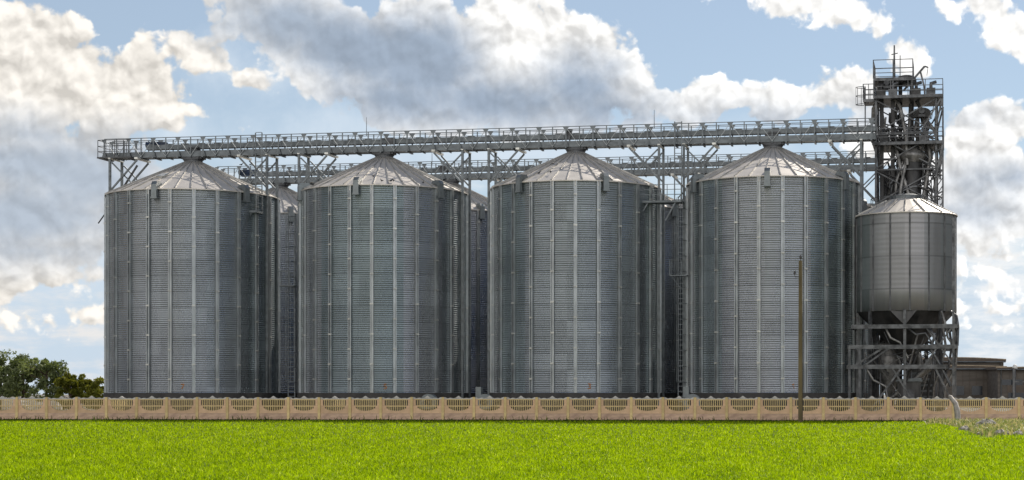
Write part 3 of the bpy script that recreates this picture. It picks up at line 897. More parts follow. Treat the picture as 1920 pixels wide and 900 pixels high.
# ------------------------------------------------------------------ concrete fence
f0 = on_line(947.5, FY0, FT)
FR = radians(-5); PITCH = 2.062
fence = thing('concrete_fence', 'low pink and yellow precast concrete fence between the field and the silos', 'fence', f0, FR)
mp = MB().box(-.085, .085, -.09, .08, 0, 1.53).prism([(-.085, 1.532), (.085, 1.532), (.05, 1.57), (-.05, 1.57)], -.07, .06).mesh('post', M_fyel)


def lattice(z0, z1, top_half, bot_half, ell):
    mb = MB(); w = (PITCH - .175) / 2; sw, pitch = .078, .122
    nsl = 13
    xs = [(-nsl / 2 + i) * pitch + (pitch - sw) / 2 + .0 for i in range(nsl)]
    rail = .055
    def zb(x):                                       # lower boundary of the opening
        if ell:
            k = 1 - (x / top_half) ** 2
            return z1 - rail * .6 - (z1 - z0 - .20) * sqrt(k) if k > 0 else z1
        return z0 + .02 if abs(x) < bot_half else z1 - rail
    prev = -w
    fy0, fy1 = -.035, .03
    for x in xs:
        zl = max(zb(x), zb(x + sw)); zt = z1 - rail
        if zt - zl < .05: continue
        c0 = prev; solid_edge = abs(prev + w) < 1e-6
        if solid_edge: mb.box(prev, x, fy0, fy1, z0, z1, 0)
        else:
            zs = max(zb(prev), zb(x)); zs = min(zs, zt)
            mb.box(prev, x, fy0, fy1, z0, zs, 0); mb.box(prev, x, fy0, fy1, zs, z1, 1)
        mb.box(x, x + sw, fy0, fy1, z0, zl, 0)
        mb.box(x, x + sw, fy0, fy1, zt, z1, 1)
        prev = x + sw
    mb.box(prev, w, fy0, fy1, z0, z1, 0)
    return mb.mesh('lattice_board', [M_fpink, M_fyel])


ml1 = lattice(1.005, 1.43, .80, .80, False)
ml2 = lattice(.505, 1.0, .74, .0, True)
w = (PITCH - .175) / 2
mb_ = MB().box(-w, w, -.04, .035, -.05, .5).mesh('base_board', M_fbase)
cr = []
ncr = 48
for i in range(ncr + 1):
    x = -w + 2 * w * i / ncr; k = abs(x) / w
    z = 1.475 + .045 * abs(sin(k * pi * 2.6 + .2)) + (.05 * max(0, (k - .82) / .18)) + max(0, .17 - abs(x) * .95)
    cr.append((x, z))
vs, fs = [], []
for x, z in cr: vs += [(x, -.045, 1.435), (x, -.045, z), (x, .04, z), (x, .04, 1.435)]
for i in range(ncr):
    for j in range(4): fs.append((i * 4 + j, i * 4 + (j + 1) % 4, i * 4 + 4 + (j + 1) % 4, i * 4 + 4 + j))
fs += [(0, 1, 2, 3), tuple(reversed([ncr * 4 + j for j in range(4)]))]
mc = MB().add(vs, fs).mesh('crest', M_fcap)
for i in range(-19, 19):
    x = i * PITCH
    dz = random.uniform(-.012, .012)
    link('post', mp, fence, (x, 0, dz)).rotation_euler = (random.uniform(-.015, .015), random.uniform(-.010, .010), 0)
    if i < 18:
        for n_, me in (('base_board', mb_), ('lattice_board', ml2), ('lattice_board', ml1), ('crest', mc)):
            q = link(n_, me, fence, (x + PITCH / 2, random.uniform(-.008, .008), dz)); q.rotation_euler = (0, random.uniform(-.003, .003), 0)

# leaning broken post in front of it
p = at(1795, 105.5)
t = thing('leaning_post', 'leaning grey concrete post standing in front of the fence by the weeds', 'post', p, radians(-8))
MB().tube([(.05, 0, -.1), (.0, 0, .7), (-.1, .1, 1.2), (-.42, .3, 1.62), (-.5, .35, 1.66)], [.19, .18, .16, .13, .08], 4).build('shaft', M_greypost, t)

# ------------------------------------------------------------------ utility pole
p = at(1501, 107.2)
t = thing('utility_pole', 'dark brown concrete utility pole with two insulators in front of the fence', 'utility pole', p, radians(-14))
vs = [(sx * k, sy * k, z) for z, k in ((-.2, .13), (10.0, .095)) for sx, sy in ((-1, -1), (1, -1), (1, 1), (-1, 1))]
MB().add(vs, [(3, 2, 1, 0), (4, 5, 6, 7), (0, 1, 5, 4), (1, 2, 6, 5), (2, 3, 7, 6), (3, 0, 4, 7)]).build('shaft', M_pole, t)


def insulator(x, y, z, hook):
    h = MB().tube(hook, .022, 6)
    o = h.build('hook', M_dark, t)
    MB().lathe([(.0, z), (.075, z), (.085, z + .05), (.05, z + .08), (.075, z + .12), (.05, z + .17), (.055, z + .2), (.0, z + .23)], 10, (x, y)).build('insulator', M_ins, o)


insulator(-.0, 0, 10.12, [(0, 0, 9.9), (0, 0, 10.14)])
insulator(-.36, -.02, 9.15, [(-.1, 0, 9.0), (-.34, 0, 9.0), (-.36, -.02, 9.17)])

# ------------------------------------------------------------------ hopper bin with its frame
HB = at(1699, 118.0)
hb = thing('hopper_bin', 'round steel bin with hopper bottom raised on a dark steel frame', 'bin', HB, ROW)
hb.scale = (1.035,) * 3
RB, B0, B1 = 3.2, 7.05, 13.35
w_ = corrugated(RB, B0 + 1.45, B1, .32, .004, 64)
w_.lathe([(RB + .02, B0 + 1.449), (RB + .02, B0), (RB - .05, B0)], 64)
w_.build('wall', M_bin, hb)
rs = MB()
for k in range(16):
    a = 2 * pi * k / 16 + .1
    rs.bar(((RB + .03) * cos(a), (RB + .03) * sin(a), B0), ((RB + .03) * cos(a), (RB + .03) * sin(a), B1 - .05), .10, .06)
rs.build('stiffeners', M_dark, hb)
rf = MB().lathe([(RB + .14, B1 - .06), (RB + .14, B1), (1.35, B1 + .98), (1.0, B1 + 1.12)], 32, smooth=False)
for k in range(16):
    a = 2 * pi * k / 16; rf.bar(((RB + .1) * cos(a), (RB + .1) * sin(a), B1 + .05), (1.35 * cos(a), 1.35 * sin(a), B1 + 1.02), .05, .08, 1)
rf.build('roof', [M_roof, M_seam], hb)
MB().lathe([(1.05, B1 + 1.1), (1.05, B1 + 1.32), (.6, B1 + 1.45), (.0, B1 + 1.5)], 20, smooth=False).build('roof_cap', M_steel, hb)
rl = MB()
for k in range(20):
    a = 2 * pi * k / 20; r_ = RB - .9
    rl.bar((r_ * cos(a), r_ * sin(a), B1 + .3), (r_ * cos(a), r_ * sin(a), B1 + 1.15), .035)
    a2 = a + 2 * pi / 20
    rl.bar((r_ * cos(a), r_ * sin(a), B1 + 1.15), (r_ * cos(a2), r_ * sin(a2), B1 + 1.15), .035)
rl.build('roof_railing', M_dark, hb)
MB().lathe([(RB - .02, B0 - .003), (RB - .1, B0 - .1), (.55, 4.35), (.45, 4.3), (.45, 3.9)], 10, smooth=False).build('hopper_cone', M_duct, hb)
sk = MB()                                            # pointed skirt panels between the legs
for k in (0, 4):
    a = 2 * pi * k / 8 - pi / 2
    pa = [((RB + .03) * cos(a + d), (RB + .03) * sin(a + d)) for d in (-.30, 0, .24)]
    sk.add([(*pa[0], B0 + .02), (*pa[1], B0 - .95), (*pa[2], B0 + .02), (pa[0][0] * .97, pa[0][1] * .97, B0 + .02), (pa[1][0] * .97, pa[1][1] * .97, B0 - .95), (pa[2][0] * .97, pa[2][1] * .97, B0 + .02)],
           [(0, 1, 2), (5, 4, 3), (0, 3, 4, 1), (1, 4, 5, 2), (2, 5, 3, 0)])
sk.build('skirt', M_duct, hb)
for k in range(8):
    a = 2 * pi * k / 8 - pi / 2
    MB().box(-.09, .09, -.09, .09, 0, B0 + .05).build('leg', M_tower, hb, (3.16 * cos(a), 3.16 * sin(a), 0), a)
for z, x0, x1 in ((6.02, -3.3, 3.3), (4.72, -3.55, 3.2), (3.45, -3.6, 2.6)):
    b = MB()
    b.box(x0, x1, -3.4, -3.2, z - .13, z + .13); b.box(-2.3, x1, 3.2, 3.4, z - .13, z + .13)
    b.box(x0 - .1, x0 + .1, -3.19, .3, z - .12, z + .12); b.box(x1 - .1, x1 + .1, -3.19, 3.19, z - .12, z + .12)
    b.build('ring_beam', M_tower, hb)
br = MB()
for y in (-3.3, 3.3):
    if y > 0: continue
    br.bar((-3.2, y, 3.5), (-1.3, y, 4.7), .13); br.bar((-2.6, y, 3.5), (-.9, y, 4.7), .10); br.bar((-2.2, y, .6), (-.2, y, 3.4), .12); br.bar((.9, y, .6), (-.8, y, 3.4), .10)
    br.bar((1.2, y, 3.5), (3.0, y, 6.0), .09); br.bar((3.1, y, 3.5), (1.3, y, 6.0), .09); br.bar((3.1, y, 1.0), (1.9, y, 3.4), .11)
for y in (-3.3, 3.3):
    for x in ((-3.5, -2.85, 3.05) if y < 0 else (-2.2, 3.05)): br.bar((x, y, 0), (x, y, 4.7 if x < 0 else 12.9), .15)
br.build('bracing', M_tower, hb)

for k, pts in enumerate(([(2.9, -2.0, 7.0), (3.25, -2.4, 6.7), (3.35, -2.6, 6.0), (3.3, -2.6, 4.8)], [(2.3, -2.6, 7.0), (2.55, -3.0, 6.2), (2.7, -3.1, 5.3), (3.2, -3.0, 4.6)], [(1.5, -2.9, 5.9), (1.9, -3.1, 5.4), (1.6, -3.1, 4.6), (2.2, -3.1, 3.6), (2.9, -3.1, 2.2)],
                          [(-1.2, -2.9, 5.9), (-.9, -3.1, 5.3), (-.3, -3.1, 5.0), (.2, -3.0, 4.0)], [(.2, -3.1, 5.9), (.7, -3.1, 5.5), (1.3, -3.1, 5.6), (1.7, -3.1, 5.0), (1.8, -3.1, 3.6)], [(-2.4, -3.1, 3.3), (-2.0, -3.1, 2.6), (-1.2, -3.1, 2.2), (-1.0, -3.1, .5)])):
    MB().tube(pts, (.09, .07, .10, .08, .07, .08)[k], 7).build('pipe', M_spout if k % 2 else M_tower, hb)
rq = random.Random(9)
for k in range(22):                                  # thin stays, conduit and feed pipes under the cone
    x0, x1 = rq.uniform(-3, 3), rq.uniform(-3, 3); z0 = rq.uniform(3.2, 6.2); z1 = rq.uniform(.8, 4.6); y = rq.uniform(-3.1, -1.0)
    x1 = x0 + (x1 - x0) * .45
    MB().tube([(x0, y, z0), (x0 * .6 + x1 * .4, y - .05, (z0 + z1) / 2 + rq.uniform(-.3, .3)), (x1, y, z1)], rq.choice((.025, .035, .05, .07)), 6).build('stay', rq.choice((M_tower, M_spout, M_duct)), hb)
# machinery standing under and behind the bin
def machine(name, label, cat, px, Y_, builder):
    p = at(px, Y_); t = thing(name, label, cat, p, ROW, 'machinery under the hopper bin'); builder(t); return t


def cyc(t):
    MB().lathe([(.12, 1.2), (.75, 3.0), (.75, 5.2), (.3, 5.25), (.3, 5.9)], 20).build('cyclone_body', M_spout, t)
    for x, y in ((-.6, -.6), (.6, -.6), (.6, .6), (-.6, .6)): MB().box(x - .05, x + .05, y - .05, y + .05, 0, 3.2).build('leg', M_tower, t)
    MB().tube([(.5, -.6, 4.8), (1.4, -.8, 4.9), (2.0, -.8, 4.4), (2.3, -.6, 2.5)], .2, 10).build('duct', M_spout, t)
def drier(t):
    MB().box(-.9, .9, -.8, .8, .3, 4.0).box(-1.0, 1.0, -.9, .9, 4.003, 4.12).build('housing', M_duct, t)
    f = MB()
    for k in range(8): f.box(-.8, .8, -.83, -.802, .7 + k * .4, .85 + k * .4)
    f.build('louvre', M_steel, t)
    for x in (-.7, .7): MB().box(x - .1, x + .1, -.5, .5, 0, .297).build('foot', M_tower, t)
def screw(t):
    MB().tube([(-1.8, 0, .5), (1.9, 0, 3.6)], .24, 12).build('trough', M_spout, t)
    MB().box(1.6, 2.3, -.3, .3, 3.4, 4.1).build('head_box', M_tower, t)
    for x, z in ((-1.1, .9), (1.1, 2.7)): MB().box(x - .06, x + .06, -.25, .25, 0, z).build('leg', M_tower, t)
def shed(t):
    MB().box(-.75, .75, -.6, .6, 0, 2.6).build('cabinet', M_duct, t)
    MB().prism([(-.9, 2.605), (.9, 2.605), (.8, 2.85), (-.8, 2.75)], -.7, .7).build('roof', M_steel, t)
    MB().box(-.3, .35, -.64, -.602, .1, 2.1).build('door', M_dark, t)
def hoses(t):
    for k, (x, y) in enumerate(((-.5, 0), (-.15, .25), (.25, -.1), (.6, .2))):
        MB().tube([(x, y, .3), (x + .1, y, 2.2), (x + .5 + .1 * k, y - .2, 3.6), (x + .9, y, 5.0), (x + .7, y + .2, 6.3)], .085, 8).build('pipe', M_spout if k % 2 else M_duct, t)
machine('dust_cyclone', 'pale dust cyclone with a bent duct among the legs of the hopper bin', 'cyclone', 1668, 119.0, cyc)
machine('grain_drier', 'dark louvred box between the legs of the hopper bin', 'drier', 1727, 120.0, drier)
machine('screw_conveyor', 'sloping screw conveyor tube under the hopper bin', 'screw conveyor', 1690, 117.0, screw)
machine('control_cabinet', 'narrow dark cabinet with a door under the middle of the hopper bin', 'cabinet', 1705, 116.2, shed)
machine('pipe_bundle', 'bundle of bent pipes by the right legs of the hopper bin', 'pipes', 1752, 116.6, hoses)

# ------------------------------------------------------------------ elevator tower
TW = at(1700, 125.0)
tw = thing('elevator_tower', 'dark lattice steel elevator tower rising behind the hopper bin', 'tower', TW, ROW)
tw.scale = (1.028,) * 3
TX, TY, TT = 2.05, 1.9, 22.1
for x in (-TX, TX):
    for y in (-TY, TY): MB().box(x - .075, x + .075, y - .075, y + .075, 0, TT).build('leg', M_tower, tw)
lv = [2.5 + 2.45 * k for k in range(9)]
for i, z in enumerate(lv[:-1]):
    b = MB()
    for y in (-TY, TY): b.box(-TX + .1, TX - .1, y - .05, y + .05, z - .055, z + .055)
    for x in (-TX, TX): b.box(x - .05, x + .05, -TY + .1, TY - .1, z - .055, z + .055)
    b.build('ring_beam', M_tower, tw)
    x_ = MB(); z2 = lv[i + 1] - .1; z1 = z + .1
    for y in (-TY - .07, TY + .07):
        x_.bar((-TX, y, z1), (TX, y, z2), .08); x_.bar((TX, y + .09, z1), (-TX, y + .09, z2), .08)
    for x in (-TX, TX):
        x_.bar((x, -TY, z1), (x, TY, z2), .08); x_.bar((x + .09, TY, z1), (x + .09, -TY, z2), .08)
    x_.build('cross_brace', M_tower, tw)


def deck(x0, x1, y0, y1, z, rail=1.1, nm='platform'):
    d = MB().box(x0, x1, y0, y1, z + .04, z + .12)
    d.box(x0, x1, y0 - .03, y0 - .002, z - .04, z + .16)
    o = d.build(nm, M_tower, tw)
    r = MB()
    nx, ny = max(2, int((x1 - x0) / 1.0)), max(2, int((y1 - y0) / 1.0))
    for y in (y0 + .03, y1 - .03):
        for k in range(nx + 1): r.bar((x0 + (x1 - x0) * k / nx, y, z + .12), (x0 + (x1 - x0) * k / nx, y, z + rail), .05)
        for h in (.5, .8, rail): r.bar((x0, y, z + h), (x1, y, z + h), .045)
    for x in (x0, x1):
        for k in range(1, ny): r.bar((x, y0 + (y1 - y0) * k / ny, z + .12), (x, y0 + (y1 - y0) * k / ny, z + rail), .05)
        for h in (.5, .8, rail): r.bar((x, y0, z + h), (x, y1, z + h), .045)
    r.build('railing', M_tower, o)
    return o


deck(-2.95, -2.2, -1.6, .6, 22.0, 1.2)
deck(-2.2, 2.5, -2.3, 2.2, 22.1, 1.2)
deck(-2.25, .45, -1.6, 1.6, 23.45, 1.4)
deck(-2.3, 2.55, -2.3, 2.2, 18.9, 1.1)
ur = MB()
for x in (-2.2, -.9, .4):
    for y in (-1.5, 1.5): ur.bar((x, y, 22.22), (x, y, 23.45), .12)
ur.build('upper_stanchions', M_tower, tw)
kb = MB()                                            # raking struts under the overhanging decks
for y in (-2.1, 2.0):
    kb.bar((TX, y, 20.2), (2.5, y, 22.05), .12); kb.bar((TX, y, 16.6), (2.5, y, 18.85), .12); kb.bar((.9, y, 19.6), (2.4, y, 22.0), .10)
    kb.bar((2.5, y, 22.0), (2.5, y, 13.6), .09)
    for k in range(4): kb.bar((TX, y, 14.2 + k * 1.1), (2.5, y, 14.9 + k * 1.1), .06)
kb.build('raking_struts', M_tower, tw)
ld = MB()
for y in (-.25, .25): ld.bar((-2.85, y - .6, 19.9), (-2.85, y - .6, 23.2), .06)
for k in range(11): ld.bar((-2.85, -.85, 20.0 + k * .3), (-2.85, -.35, 20.0 + k * .3), .04)
ld.build('ladder', M_tower, tw)
cg = MB()
for z in (21.95, 22.55, 23.15):
    cg.tube([(-2.95 - .55 * sin(a), -.6 - .38 * cos(a), z) for a in [pi * k / 8 for k in range(9)]], .025, 5)
for a in (.3, .9, 1.57, 2.2, 2.8): cg.bar((-2.95 - .55 * sin(a), -.6 - .38 * cos(a), 21.95), (-2.95 - .55 * sin(a), -.6 - .38 * cos(a), 23.15), .025)
cg.build('ladder_cage', M_tower, tw)
jb = MB().bar((-.2, -.3, 22.9), (1.25, -.3, 24.55), .13).bar((.95, -.3, 24.2), (1.2, -.3, 23.2), .12).bar((1.2, -.3, 23.2), (1.3, -.3, 22.2), .12)
jb.bar((1.25, -.3, 24.55), (1.5, -.3, 24.45), .09).bar((1.48, -.3, 24.45), (1.4, -.3, 23.9), .04)
jb.build('hoist_jib', M_tower, tw)
ms = MB().tube([(-.85, -.2, 23.5), (-.85, -.2, 26.1)], [.09, .05], 8).bar((-1.05, -.2, 25.45), (-.6, -.2, 25.55), .06).tube([(-.45, -.1, 23.5), (-.45, -.1, 25.4)], .03, 6)
ms.build('mast', M_tower, tw)


sh = MB().box(-1.8, -.55, -.2, 1.5, 2, 17.4)
sh.build('enclosed_shaft', M_duct, tw)
sb = MB()
for k in range(12): sb.box(-1.84, -.51, -.26, -.203, 2.6 + k * 1.17, 2.68 + k * 1.17)
for x in (-1.8, -1.18, -.55): sb.box(x - .05, x + .05, -.29, -.263, 2, 17.4)
sb.build('shaft_ribs', M_tower, tw)
rp = random.Random(5)
for k in range(54):                                  # spouting, conduit and cable runs between the levels
    x0, x1 = rp.uniform(-1.9, 2.2), rp.uniform(-1.9, 2.4)
    z0 = rp.uniform(16.2, 22.0); z1 = z0 - rp.uniform(1.2, 4.0)
    y0, y1 = rp.uniform(-1.8, -.3), rp.uniform(-2.1, 0.2)
    b_ = rp.uniform(-.5, .5)
    MB().tube([(x0, y0, z0), (x0 + b_ * .4, y0, z0 - .3 * (z0 - z1)), ((x0 + x1) / 2 + b_, (y0 + y1) / 2, (z0 + z1) / 2), (x1, y1, z0 - .8 * (z0 - z1)), (x1, y1, z1)], rp.choice((.03, .04, .05, .07, .10)), 7).build('pipe_run', rp.choice((M_spout, M_tower, M_tower, M_duct)), tw)
for k, (x, z) in enumerate(((-1.7, 22.2), (-.9, 22.22), (.7, 22.22), (1.7, 22.22), (-1.5, 19.02), (1.2, 19.02))):
    MB().box(x - .3, x + .3, -1.9, -1.2, z, z + .55).tube([(x, -1.6, z + .55), (x, -1.6, z + .9), (x + .35, -1.5, z + 1.0)], .12, 8).build('valve_box', M_tower if k % 2 else M_duct, tw)
for k in range(3):
    MB().tube([(2.45, -2.0, 18.6 - k * 1.5), (1.9, -2.05, 18.3 - k * 1.5), (1.6, -2.0, 17.6 - k * 1.5), (2.0, -2.0, 16.9 - k * 1.5), (2.5, -2.0, 16.7 - k * 1.5)], .055, 6).build('hanging_cable', M_tower, tw)


def elevator(dx, dy, w, top, label, spouts):
    p = TW + U * dx + V * dy
    t = thing('bucket_elevator', label, 'elevator', p, ROW, 'bucket elevators inside the tower')
    t.scale = (1.028,) * 3
    for s in (-1, 1): MB().box(s * w - .135, s * w + .135, -.17, .17, .8, top).build('casing', M_duct, t)
    MB().box(-w - .3, w + .3, -.3, .3, 0, .797).build('boot', M_tower, t)
    hd = MB(); hw = w + .32
    hd.prism([(-hw, top + .003), (hw, top + .003), (hw, top + .30)] + [(hw * cos(a), top + .30 + .38 * sin(a)) for a in [pi * k / 8 for k in range(1, 8)]] + [(-hw, top + .30)], -.32, .32)
    hd.build('head', M_duct, t)
    m = MB().tube([(0, -.95, top + .35), (0, -.36, top + .35)], .2, 12).box(-.22, .22, -.9, -.5, top - .05, top + .12)
    m.build('drive_motor', M_dark, t)
    for k in range(6): MB().box(-w - .24, w + .24, -.27, .27, 3 + k * 3.0, 3.09 + k * 3.0).build('flange', M_tower, t)
    for pts, r in spouts: MB().tube(pts, r, 10).build('spout', M_spout, t)


elevator(-1.35, -.9, .38, 22.9, 'left bucket elevator with two dark casings inside the tower', [
    ([(.5, -.2, 22.3), (.9, -.5, 21.6), (1.3, -.9, 19.6), (1.4, -1.0, 17.5)], .13), ([(-.6, 0, 22.2), (-.95, .2, 21.6), (-1.0, .5, 20.6)], .16)])
elevator(-.05, .5, .40, 23.4, 'middle bucket elevator, tallest of those inside the tower', [
    ([(.55, -.3, 22.6), (1.2, -1.2, 21.2), (1.7, -2.0, 18.0), (1.2, -2.2, 15.0)], .14), ([(-.5, -.3, 22.3), (-.9, -1.3, 20.4), (-.4, -2.2, 17.6), (.3, -2.4, 15.2)], .13),
    ([(.3, -.4, 22.0), (.2, -1.6, 19.0), (-.6, -2.2, 16.4), (-.7, -2.3, 15.0)], .11)])
elevator(1.1, -.7, .30, 20.9, 'right bucket elevator, shortest of those inside the tower', [
    ([(.4, -.1, 20.6), (.9, -.3, 19.9), (1.35, -.6, 18.0), (.8, -1.0, 15.6)], .12), ([(-.4, -.2, 20.3), (-.9, -.9, 18.6), (-1.4, -1.4, 16.0), (-1.5, -1.5, 14.9)], .12)])
p = TW + U * .45 + V * -1.3
t = thing('dust_duct', 'wide dark vertical duct at the front of the tower above the hopper bin', 'duct', p, ROW)
MB().tube([(0, 0, 0), (0, 0, 18.2)], .62, 20).build('pipe', M_duct, t)
MB().lathe([(.62, 18.203), (.95, 18.6), (.95, 18.8), (.2, 19.4)], 20).build('cowl', M_spout, t)
for k in range(5): MB().lathe([(.64, 4 + 3.1 * k), (.7, 4 + 3.1 * k), (.7, 4.1 + 3.1 * k), (.64, 4.1 + 3.1 * k)], 20, smooth=False).build('flange', M_tower, t)

# ------------------------------------------------------------------ buildings on the right
def barn(px, Y_, wid, dep, h, lab, rz, curved, wins):
    p = at(px, Y_)
    t = thing('farm_shed', lab, 'building', p, rz, 'low sheds beyond the fence')
    MB().box(-wid / 2, wid / 2, 0, dep, 0, h).build('wall', M_barnw, t)
    n = 12; pr = [(-wid / 2 - .3 + (wid + .6) * i / n, h + .01 + curved * sin(pi * (.15 + .75 * i / n))) for i in range(n + 1)]
    r = MB().prism([(-wid / 2 - .3, h + .005)] + [(x, z + .22) for x, z in pr] + [(wid / 2 + .3, h + .005)], -.35, dep + .35)
    o = r.build('roof', M_barnr, t)
    tr = MB()
    for (x0, z0), (x1, z1) in zip(pr, pr[1:]): tr.bar((x0, -.40, z0 + .20), (x1, -.40, z1 + .20), .06, .12)
    tr.build('roof_edge', M_trim, o)
    gt = MB().tube([(-wid / 2 - .2, -.46, h - .02), (wid / 2 + .2, -.46, h - .02)], .09, 8)
    for x in (-wid / 2 + .4, wid / 2 - .4): gt.tube([(x, -.40, h - .05), (x, -.12, h - .5), (x, -.12, .1)], .06, 6)
    gt.build('gutter', M_steel, t)
    if wins:
        dr = MB().box(-wid / 2 + 1.2, -wid / 2 + 3.4, -.05, -.002, 0, 2.9).build('door', M_barnr, t)
        st = MB()
        k = -wid / 2 + .6
        while k < wid / 2: st.box(k - .03, k + .03, -.03, -.002, 3.0 if k < -wid / 2 + 3.6 else 0.0, h); k += .9
        st.build('wall_battens', M_barnr, t)
    for x, z, w, hh in wins:
        f = MB().box(x - w / 2 - .08, x + w / 2 + .08, -.06, -.002, z - .08, z + hh + .08).build('window', M_barnw, t)
        MB().box(x - w / 2, x + w / 2, -.075, -.062, z, z + hh).build('pane', M_glassd, f)
    return t


barn(1795, 232, 12.4, 12, 5.1, 'low brown shed with a pale roof edge right of the hopper bin', radians(-4), .25, [(0.2, 1.6, 1.4, 1.2), (2.6, 1.6, 1.4, 1.2), (4.8, 1.4, 1.0, 1.5)])
barn(1795, 246, 13.0, 10, 6.3, 'taller brown shed roof showing above the low brown shed', radians(-2), .40, [])
barn(1945, 222, 10.0, 12, 4.9, 'dark flat shed at the right edge of the photo', radians(-3), .08, [(-3.2, 2.9, 2.6, .7), (-.2, 2.9, 2.4, .7), (-2.6, 1.0, 2.2, .9)])
p = at(1903, 221)
t = thing('domed_vent', 'small white dome on a thin pipe against the dark shed at the right edge', 'vent', p)
MB().tube([(0, 0, 0), (0, 0, 4.95)], .12, 10).build('pipe', M_dark, t)
MB().lathe([(.0, 4.96), (.33, 4.96), (.33, 5.15), (.24, 5.4), (.1, 5.5), (0, 5.52)], 16).build('dome', M_white, t)
p = at(1900.5, 115)
t = thing('steel_post', 'thin dark steel post just behind the fence near the right edge', 'post', p)
MB().box(-.06, .06, -.06, .06, 0, 3.5).build('shaft', M_tower, t)
MB().box(-.02, 1.2, -.03, .03, 2.55, 2.63).build('arm', M_tower, t)

# ------------------------------------------------------------------ trees on the left
def tree(name, label, cat, group, px, Y_, h, rad, leafmat, nleaf, leaf, seed, shape=1.0, stem=.3):
    r = np.random.default_rng(seed); rr = random.Random(seed)
    p = at(px, Y_)
    t = thing(name, label, cat, p, 0, group)
    tk = MB().tube([(0, 0, -.1), (.05, 0, h * stem), (.12, .05, h * .55), (.05, 0, h * .85)], [h * .035, h * .028, h * .018, h * .006], 8)
    tips = []
    for k in range(9):
        a = k * 2.4 + rr.uniform(-.4, .4); z0 = h * (stem + .06 * k * .8); L_ = rad * rr.uniform(.6, .9)
        e_ = (L_ * cos(a), L_ * sin(a), min(h * .9, z0 + L_ * rr.uniform(.3, .7)))
        tk.tube([(0.05, 0, z0), (e_[0] * .5, e_[1] * .5, z0 + (e_[2] - z0) * .65), e_], [h * .014, h * .009, h * .004], 6); tips.append(e_)
    tk.build('trunk', M_bark, t)
    # clumps of leaves spread through the crown's volume
    cl = []
    for k in range(46):
        while True:
            q = r.uniform(-1, 1, 3)
            if np.dot(q, q) < 1: break
        q = q * (.35 + .65 * r.random() ** .4) / max(.35, np.linalg.norm(q)) if np.linalg.norm(q) > .01 else q
        cl.append((q[0] * rad, q[1] * rad, h * (1 + stem * .55) / 2 + q[2] * h * (1 - stem * .55) / 2 * shape, rad * r.uniform(.16, .34)))
    per = nleaf // len(cl)
    C = []
    T = []
    for cx, cy, cz, cr_ in cl:
        d = r.normal(0, 1, (per, 3)); d /= np.linalg.norm(d, axis=1)[:, None]
        C.append(np.array([cx, cy, cz]) + d * (cr_ * (.45 + .6 * r.random(per)))[:, None] * np.array([1, 1, .75]))
        T.append(np.clip(r.normal(.25 + .5 * r.random(), .2, per), 0, 1))
    C = np.concatenate(C); T = np.concatenate(T); C = C[C[:, 2] > .15 * h * stem]; T = T[:len(C)]
    n = len(C)
    a = r.normal(0, 1, (n, 3)); a /= np.linalg.norm(a, axis=1)[:, None]
    b = np.cross(a, r.normal(0, 1, (n, 3))); b /= np.linalg.norm(b, axis=1)[:, None]
    s = leaf * r.uniform(.6, 1.25, n)[:, None]
    vv = np.stack([C - a * s, C - b * s * .45, C + a * s, C + b * s * .45], 1).reshape(-1, 3)
    me = bpy.data.meshes.new('crown'); me.from_pydata(vv.tolist(), [], np.arange(n * 4).reshape(-1, 4).tolist())
    at_ = me.attributes.new('tone', 'FLOAT', 'POINT'); at_.data.foreach_set('value', np.repeat(T, 4).astype(np.float32))
    me.materials.append(leafmat); me.update()
    link('crown', me, t)
    return t


tree('broadleaf_tree', 'tallest dark green tree, cut by the left edge of the photo', 'tree', 'trees left of the silos', 0, 196, 6.6, 3.2, M_leaf_a, 5200, .20, 1)
tree('broadleaf_tree', 'broad dark green tree beside the tree at the left edge', 'tree', 'trees left of the silos', 42, 192, 6.0, 2.6, M_leaf_a, 4800, .20, 2)
tree('broadleaf_tree', 'dark green tree closest to the olive shrubs', 'tree', 'trees left of the silos', 86, 190, 5.9, 2.3, M_leaf_a, 4600, .20, 3)
tree('olive_shrub', 'olive green shrub touching the dark trees', 'shrub', 'shrubs left of the silos', 130, 186, 3.9, 1.5, M_leaf_b, 6000, .15, 4, stem=.12)
tree('olive_shrub', 'olive green shrub in the middle of the three by the silo', 'shrub', 'shrubs left of the silos', 157, 187, 3.8, 1.5, M_leaf_b, 6000, .15, 5, stem=.12)
tree('olive_shrub', 'olive green shrub closest to the silo marked 7', 'shrub', 'shrubs left of the silos', 184, 185, 3.5, 1.5, M_leaf_b, 6000, .15, 6, stem=.12)
for i, (px, Y_, s, sq, lab) in enumerate([(38, 178, .8, .95, 'pale heap under the trees, leftmost of those above the fence'), (75, 178, .7, .8, 'pale heap above the fence between the two dark trees'),
                                          (102, 178, .8, .75, 'long pale heap above the fence below the rightmost dark tree'), (150, 178, .5, 1.0, 'small rounded pale heap in front of the olive shrubs')]):
    p = at(px, Y_)
    me = rock('pale_heap', 60 + i, s * 1.0, sq); me.materials.clear(); me.materials.append(M_fcap if i != 3 else M_rock)
    tag(link('pale_heap', me, loc=(p.x, p.y, 0)), lab, 'heap', 'pale heaps under the trees')


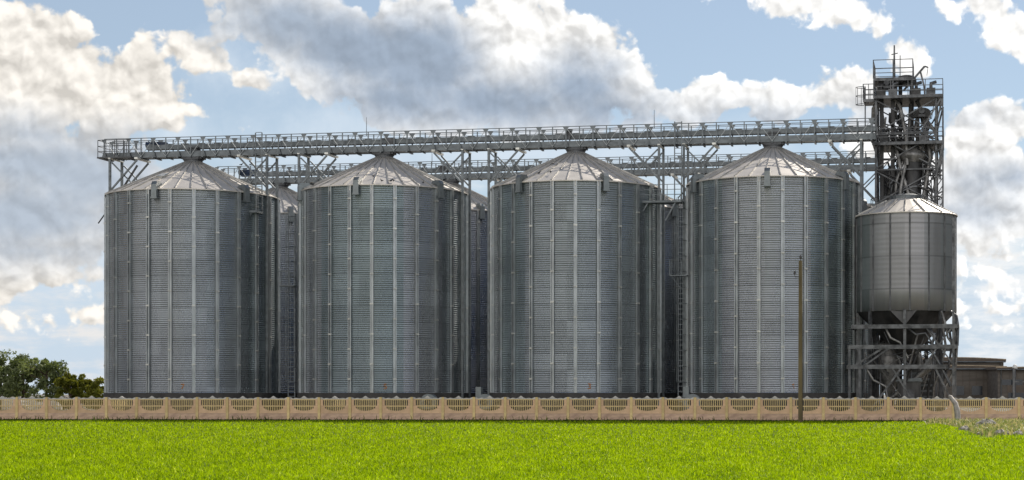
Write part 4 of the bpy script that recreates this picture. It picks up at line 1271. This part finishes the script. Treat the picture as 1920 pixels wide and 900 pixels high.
# ------------------------------------------------------------------ birds
def bird_mesh():
    mb = MB(); st = [(-.17, .10, .012, .03), (-.10, .105, .02, .03), (-.05, .11, .045, .045), (.02, .12, .062, .06), (.08, .15, .05, .055), (.115, .20, .03, .035), (.135, .235, .032, .034), (.16, .24, .022, .022), (.175, .236, .007, .007), (.20, .23, .002, .002)]
    n = 8; vs = []
    for x, z, ry, rz in st:
        for k in range(n): a = 2 * pi * k / n; vs.append((x, ry * cos(a), z + rz * sin(a)))
    fs = [(i * n + k, i * n + (k + 1) % n, (i + 1) * n + (k + 1) % n, (i + 1) * n + k) for i in range(len(st) - 1) for k in range(n)]
    mb.add(vs, fs, 0, True)
    for y in (-.022, .022): mb.tube([(.02, y, .07), (.01, y, 0)], .005, 5)
    return mb.mesh('perched_bird', M_bird)


me_bird = bird_mesh()


def roof_bird(si, ang, rr, rz, lab):
    p = FS[si][1]; a = radians(ang)
    q = p + U * (rr * cos(a)) + V * (rr * sin(a))
    z = ZE - .05 + (R + .16 - rr) * (19.02 - ZE + .05) / (R + .16 - .62) + .05
    tag(link('perched_bird', me_bird, loc=(q.x, q.y, z), rz=rz), lab, 'bird', 'dark birds on the silo roofs')


roof_bird(1, -128, 6.0, .5, 'leftmost dark bird at the roof edge of silo 5')
roof_bird(1, -80, 5.0, 1.0, 'dark bird higher up the roof of silo 5 than the others')
roof_bird(1, -73, 5.9, 2.4, "dark bird just left of the close pair at silo 5's roof edge")
roof_bird(1, -67, 5.9, .2, 'left bird of the close pair at the roof edge of silo 5')
roof_bird(1, -65, 5.8, 2.0, 'right bird of the close pair at the roof edge of silo 5')
roof_bird(1, -44, 5.9, 1.4, 'dark bird at the roof edge of silo 5, alone on the right')
roof_bird(2, -108, 5.1, .4, 'left bird of the two low on the roof of silo 3')
roof_bird(2, -98, 5.0, 1.9, 'right bird of the two low on the roof of silo 3')
roof_bird(2, -108, 3.2, 1.1, 'dark bird highest on the roof of silo 3')
for x, lab in ((s_of(458, BACK0, g2p), 'left of two dark birds on the rear gallery handrail'), (s_of(476, BACK0, g2p), 'right of two dark birds on the rear gallery handrail')):
    q = g2p + U * x + V * -.62
    tag(link('perched_bird', me_bird, loc=(q.x, q.y, 19.46 + 1.445), rz=.6), lab, 'bird', 'dark birds on the gallery rail')
